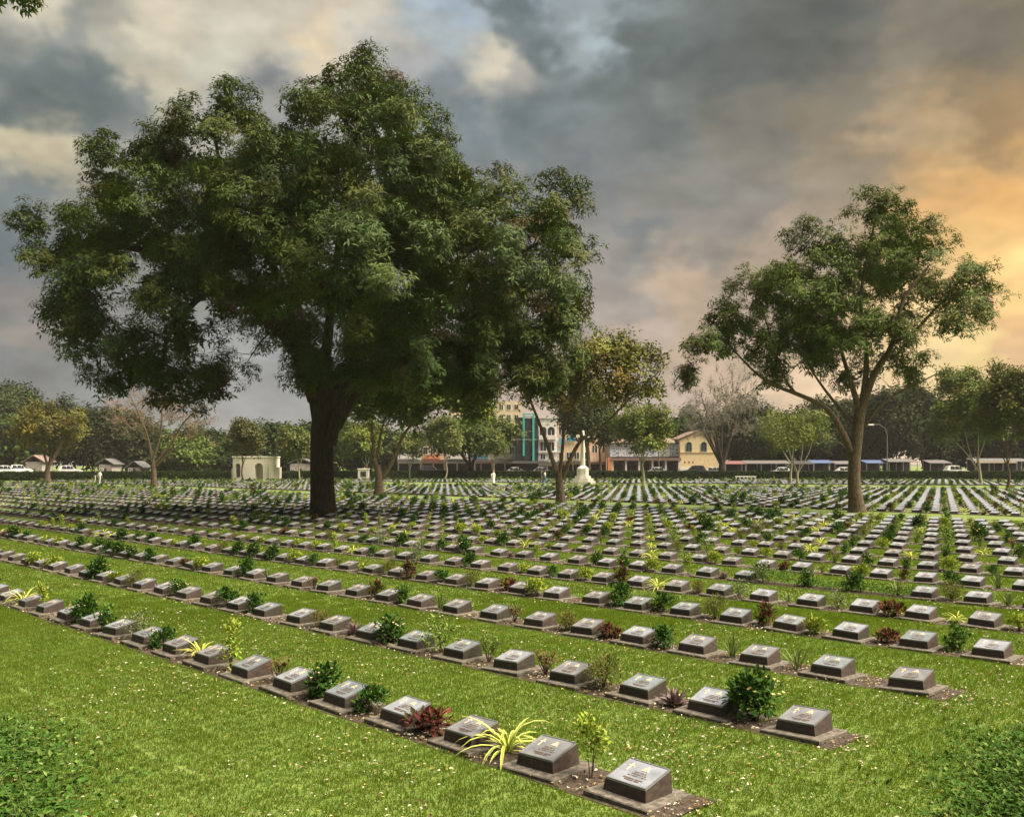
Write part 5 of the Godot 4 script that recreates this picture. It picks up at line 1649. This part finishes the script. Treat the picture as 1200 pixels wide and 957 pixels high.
func make_market() -> void:
	# stalls along the road: [x0, x1, roof row, roof material, words]
	var i := 0
	for e in [[848, 872, 541, M.awning_red, "market stall with a dull red awning"], [872, 925, 540.5, M.tin, "market stall under a long grey sheet roof"], [928, 952, 541, M.dark, "market stall under a black cloth roof"], [950, 976, 540, M.awning_blue, "market stall under a blue tarpaulin"], [976, 1000, 541, M.tin, "market stall under a pale grey tarpaulin"], [1012, 1036, 540, M.awning_blue, "market stall with a blue-striped awning behind the leafy tree"], [1038, 1072, 538.5, M.tin, "market stall under a corrugated grey roof by the street lamp"], [1086, 1112, 540, M.tin, "market stall under a ragged grey cover"], [1138, 1204, 538, M.tin, "long market shed with a pale roof edge"]]:
		var z := 190.0 + (i % 2) * 1.5
		var o := thing("market_stall", e[4], "market stall", Vector3(((e[0] + e[1]) * 0.5 - CX) * z / F, 0, -z), 0.0, "market stalls along the road")
		var a := ap(e[0], e[2], z) - o.position
		var c := ap(e[1], e[2], z) - o.position
		var b := MB.new()
		b.hexa([Vector3(a.x, a.y - 0.5, 1.8), Vector3(c.x, a.y - 0.5, 1.8), Vector3(c.x, a.y + 0.1, -2), Vector3(a.x, a.y + 0.1, -2), Vector3(a.x, a.y - 0.42, 1.8), Vector3(c.x, a.y - 0.42, 1.8), Vector3(c.x, a.y + 0.2, -2), Vector3(a.x, a.y + 0.2, -2)])
		part("roof", b.mesh(e[3]), o)
		var n := maxi(2, int((c.x - a.x) / 2.5) + 1)
		for j in n:
			for zz in [1.6, -1.8]:
				b = MB.new()
				var xx := lerpf(a.x + 0.1, c.x - 0.1, float(j) / (n - 1))
				b.box(Vector3(xx - 0.05, 0, zz - 0.05), Vector3(xx + 0.05, a.y - 0.48 if zz > 0 else a.y + 0.08, zz + 0.05))
				part("post", b.mesh(M.metal), o)
		b = MB.new()
		b.box(Vector3(a.x + 0.15, 0, -2.02), Vector3(c.x - 0.15, a.y - 0.1, -1.95))
		part("back_wall", b.mesh(M.dark), o)
		b = MB.new()
		b.slab(Vector3(a.x + 0.3, 0, -0.2), Vector3(c.x - 0.3, 0.9, 0.6), 0.03)
		part("counter", b.mesh(M.roof), o)
		if i == 8:
			b = MB.new()
			b.box(Vector3(a.x, a.y - 0.75, 1.82), Vector3(c.x - 3.0, a.y - 0.45, 1.9))
			part("fascia", b.mesh(M.cream), o)
		i += 1

func _ready() -> void:
	# camera
	var cam := Camera3D.new()
	cam.name = "camera"
	add_child(cam)
	cam.position = Vector3(0, EYE, 0)
	var near := 0.1
	cam.set_frustum(near * 957.0 / F, Vector2(0, near * (YH - 478.5) / F), near, 4000.0)
	cam.current = true
	# sky
	rng.seed = 1
	nz.seed = 3
	nz.frequency = 0.03
	nz.fractal_octaves = 3
	var pm := PanoramaSkyMaterial.new()
	pm.panorama = ImageTexture.create_from_image(sky_image())
	var sky := Sky.new()
	sky.sky_material = pm
	var env := Environment.new()
	env.background_mode = Environment.BG_SKY
	env.sky = sky
	env.tonemap_mode = Environment.TONE_MAPPER_LINEAR
	env.tonemap_exposure = EXPO
	env.sdfgi_enabled = true
	env.ssao_enabled = true
	env.ssil_enabled = true
	env.fog_enabled = true
	env.fog_density = 0.00013
	env.fog_light_color = Color(0.84, 0.85, 0.84)
	var we := WorldEnvironment.new()
	we.name = "environment"
	we.environment = env
	add_child(we)
	# sun: behind thin cloud, a broad soft source high on the right-hand side
	var sun := DirectionalLight3D.new()
	sun.name = "sun"
	sun.light_color = Color(1.0, 0.93, 0.82)
	sun.light_energy = 1.6
	sun.light_angular_distance = 50.0
	sun.shadow_enabled = true
	add_child(sun)
	var az := deg_to_rad(100.0)
	var el := deg_to_rad(56.0)
	var to_sun := Vector3(sin(az) * cos(el), sin(el), -cos(az) * cos(el))
	sun.look_at_from_position(to_sun * 100.0, Vector3.ZERO, Vector3.UP)

	make_materials()
	M.brass_rim = mat(lin(0.20, 0.20, 0.21), 0.35, 0.4)
	M.cloth = leaf_mat(0.8, 0.0)
	M.cloth.backlight_enabled = false
	M.bronze = mat(lin(0.10, 0.09, 0.06), 0.5, 0.6)
	M.bark_pink = mat(lin(0.20, 0.14, 0.12), 0.9)
	M.bark_grey = mat(lin(0.16, 0.145, 0.125), 0.9)
	M.creeper_stem = mat(lin(0.10, 0.13, 0.04), 0.8)
	M.sign_blue = mat(lin(0.08, 0.28, 0.42), 0.5)
	M.sign_orange = mat(lin(0.55, 0.22, 0.10), 0.6)
	M.pole_grey = mat(lin(0.14, 0.145, 0.15), 0.7)
	M.grey_wall = tex_mat(noise_tex(0.02, lin(0.22, 0.21, 0.19), lin(0.40, 0.38, 0.35), 256, 5, 27, 1.4), 0.3, 0.9)
	M.awning_red = mat(lin(0.13, 0.055, 0.055), 0.8)
	M.awning_blue = mat(lin(0.045, 0.08, 0.19), 0.8)
	M.teal_dark = mat(lin(0.10, 0.22, 0.24), 0.6)
	M.dark_roof = mat(lin(0.06, 0.04, 0.04), 0.8)
	M.banner = banner_mat(Color(0.08, 0.22, 0.55), 4)
	M.banner_pale = banner_mat(Color(0.30, 0.42, 0.62), 9)
	print("trees"); make_trees()
	trunks.append([Vector3(-40.7, 0, -151.5), 4.6])
	trunks.append([Vector3(9.1, 0, -123), 2.2])
	print("lawn"); make_lawn()
	make_far()
	print("markers")
	make_species()
	var list := choose_plants()
	make_markers()
	print("plants"); make_plants(list)
	print("grass"); make_grass()
	print("done")

func banner_mat(ink: Color, sd: int) -> StandardMaterial3D:
	# faded blue print on white cloth
	var r := RandomNumberGenerator.new()
	r.seed = sd
	var im := Image.create(64, 64, false, Image.FORMAT_RGB8)
	im.fill(Color(0.80, 0.82, 0.85))
	for i in 60:
		im.fill_rect(Rect2i(r.randi() % 60, r.randi() % 60, 2 + r.randi() % 9, 1 + r.randi() % 5), ink.lerp(Color(0.7, 0.75, 0.82), r.randf() * 0.7))
	var m := mat(Color.WHITE, 0.8)
	m.albedo_texture = ImageTexture.create_from_image(im)
	m.uv1_triplanar = true
	m.uv1_scale = Vector3.ONE * 0.4
	return m
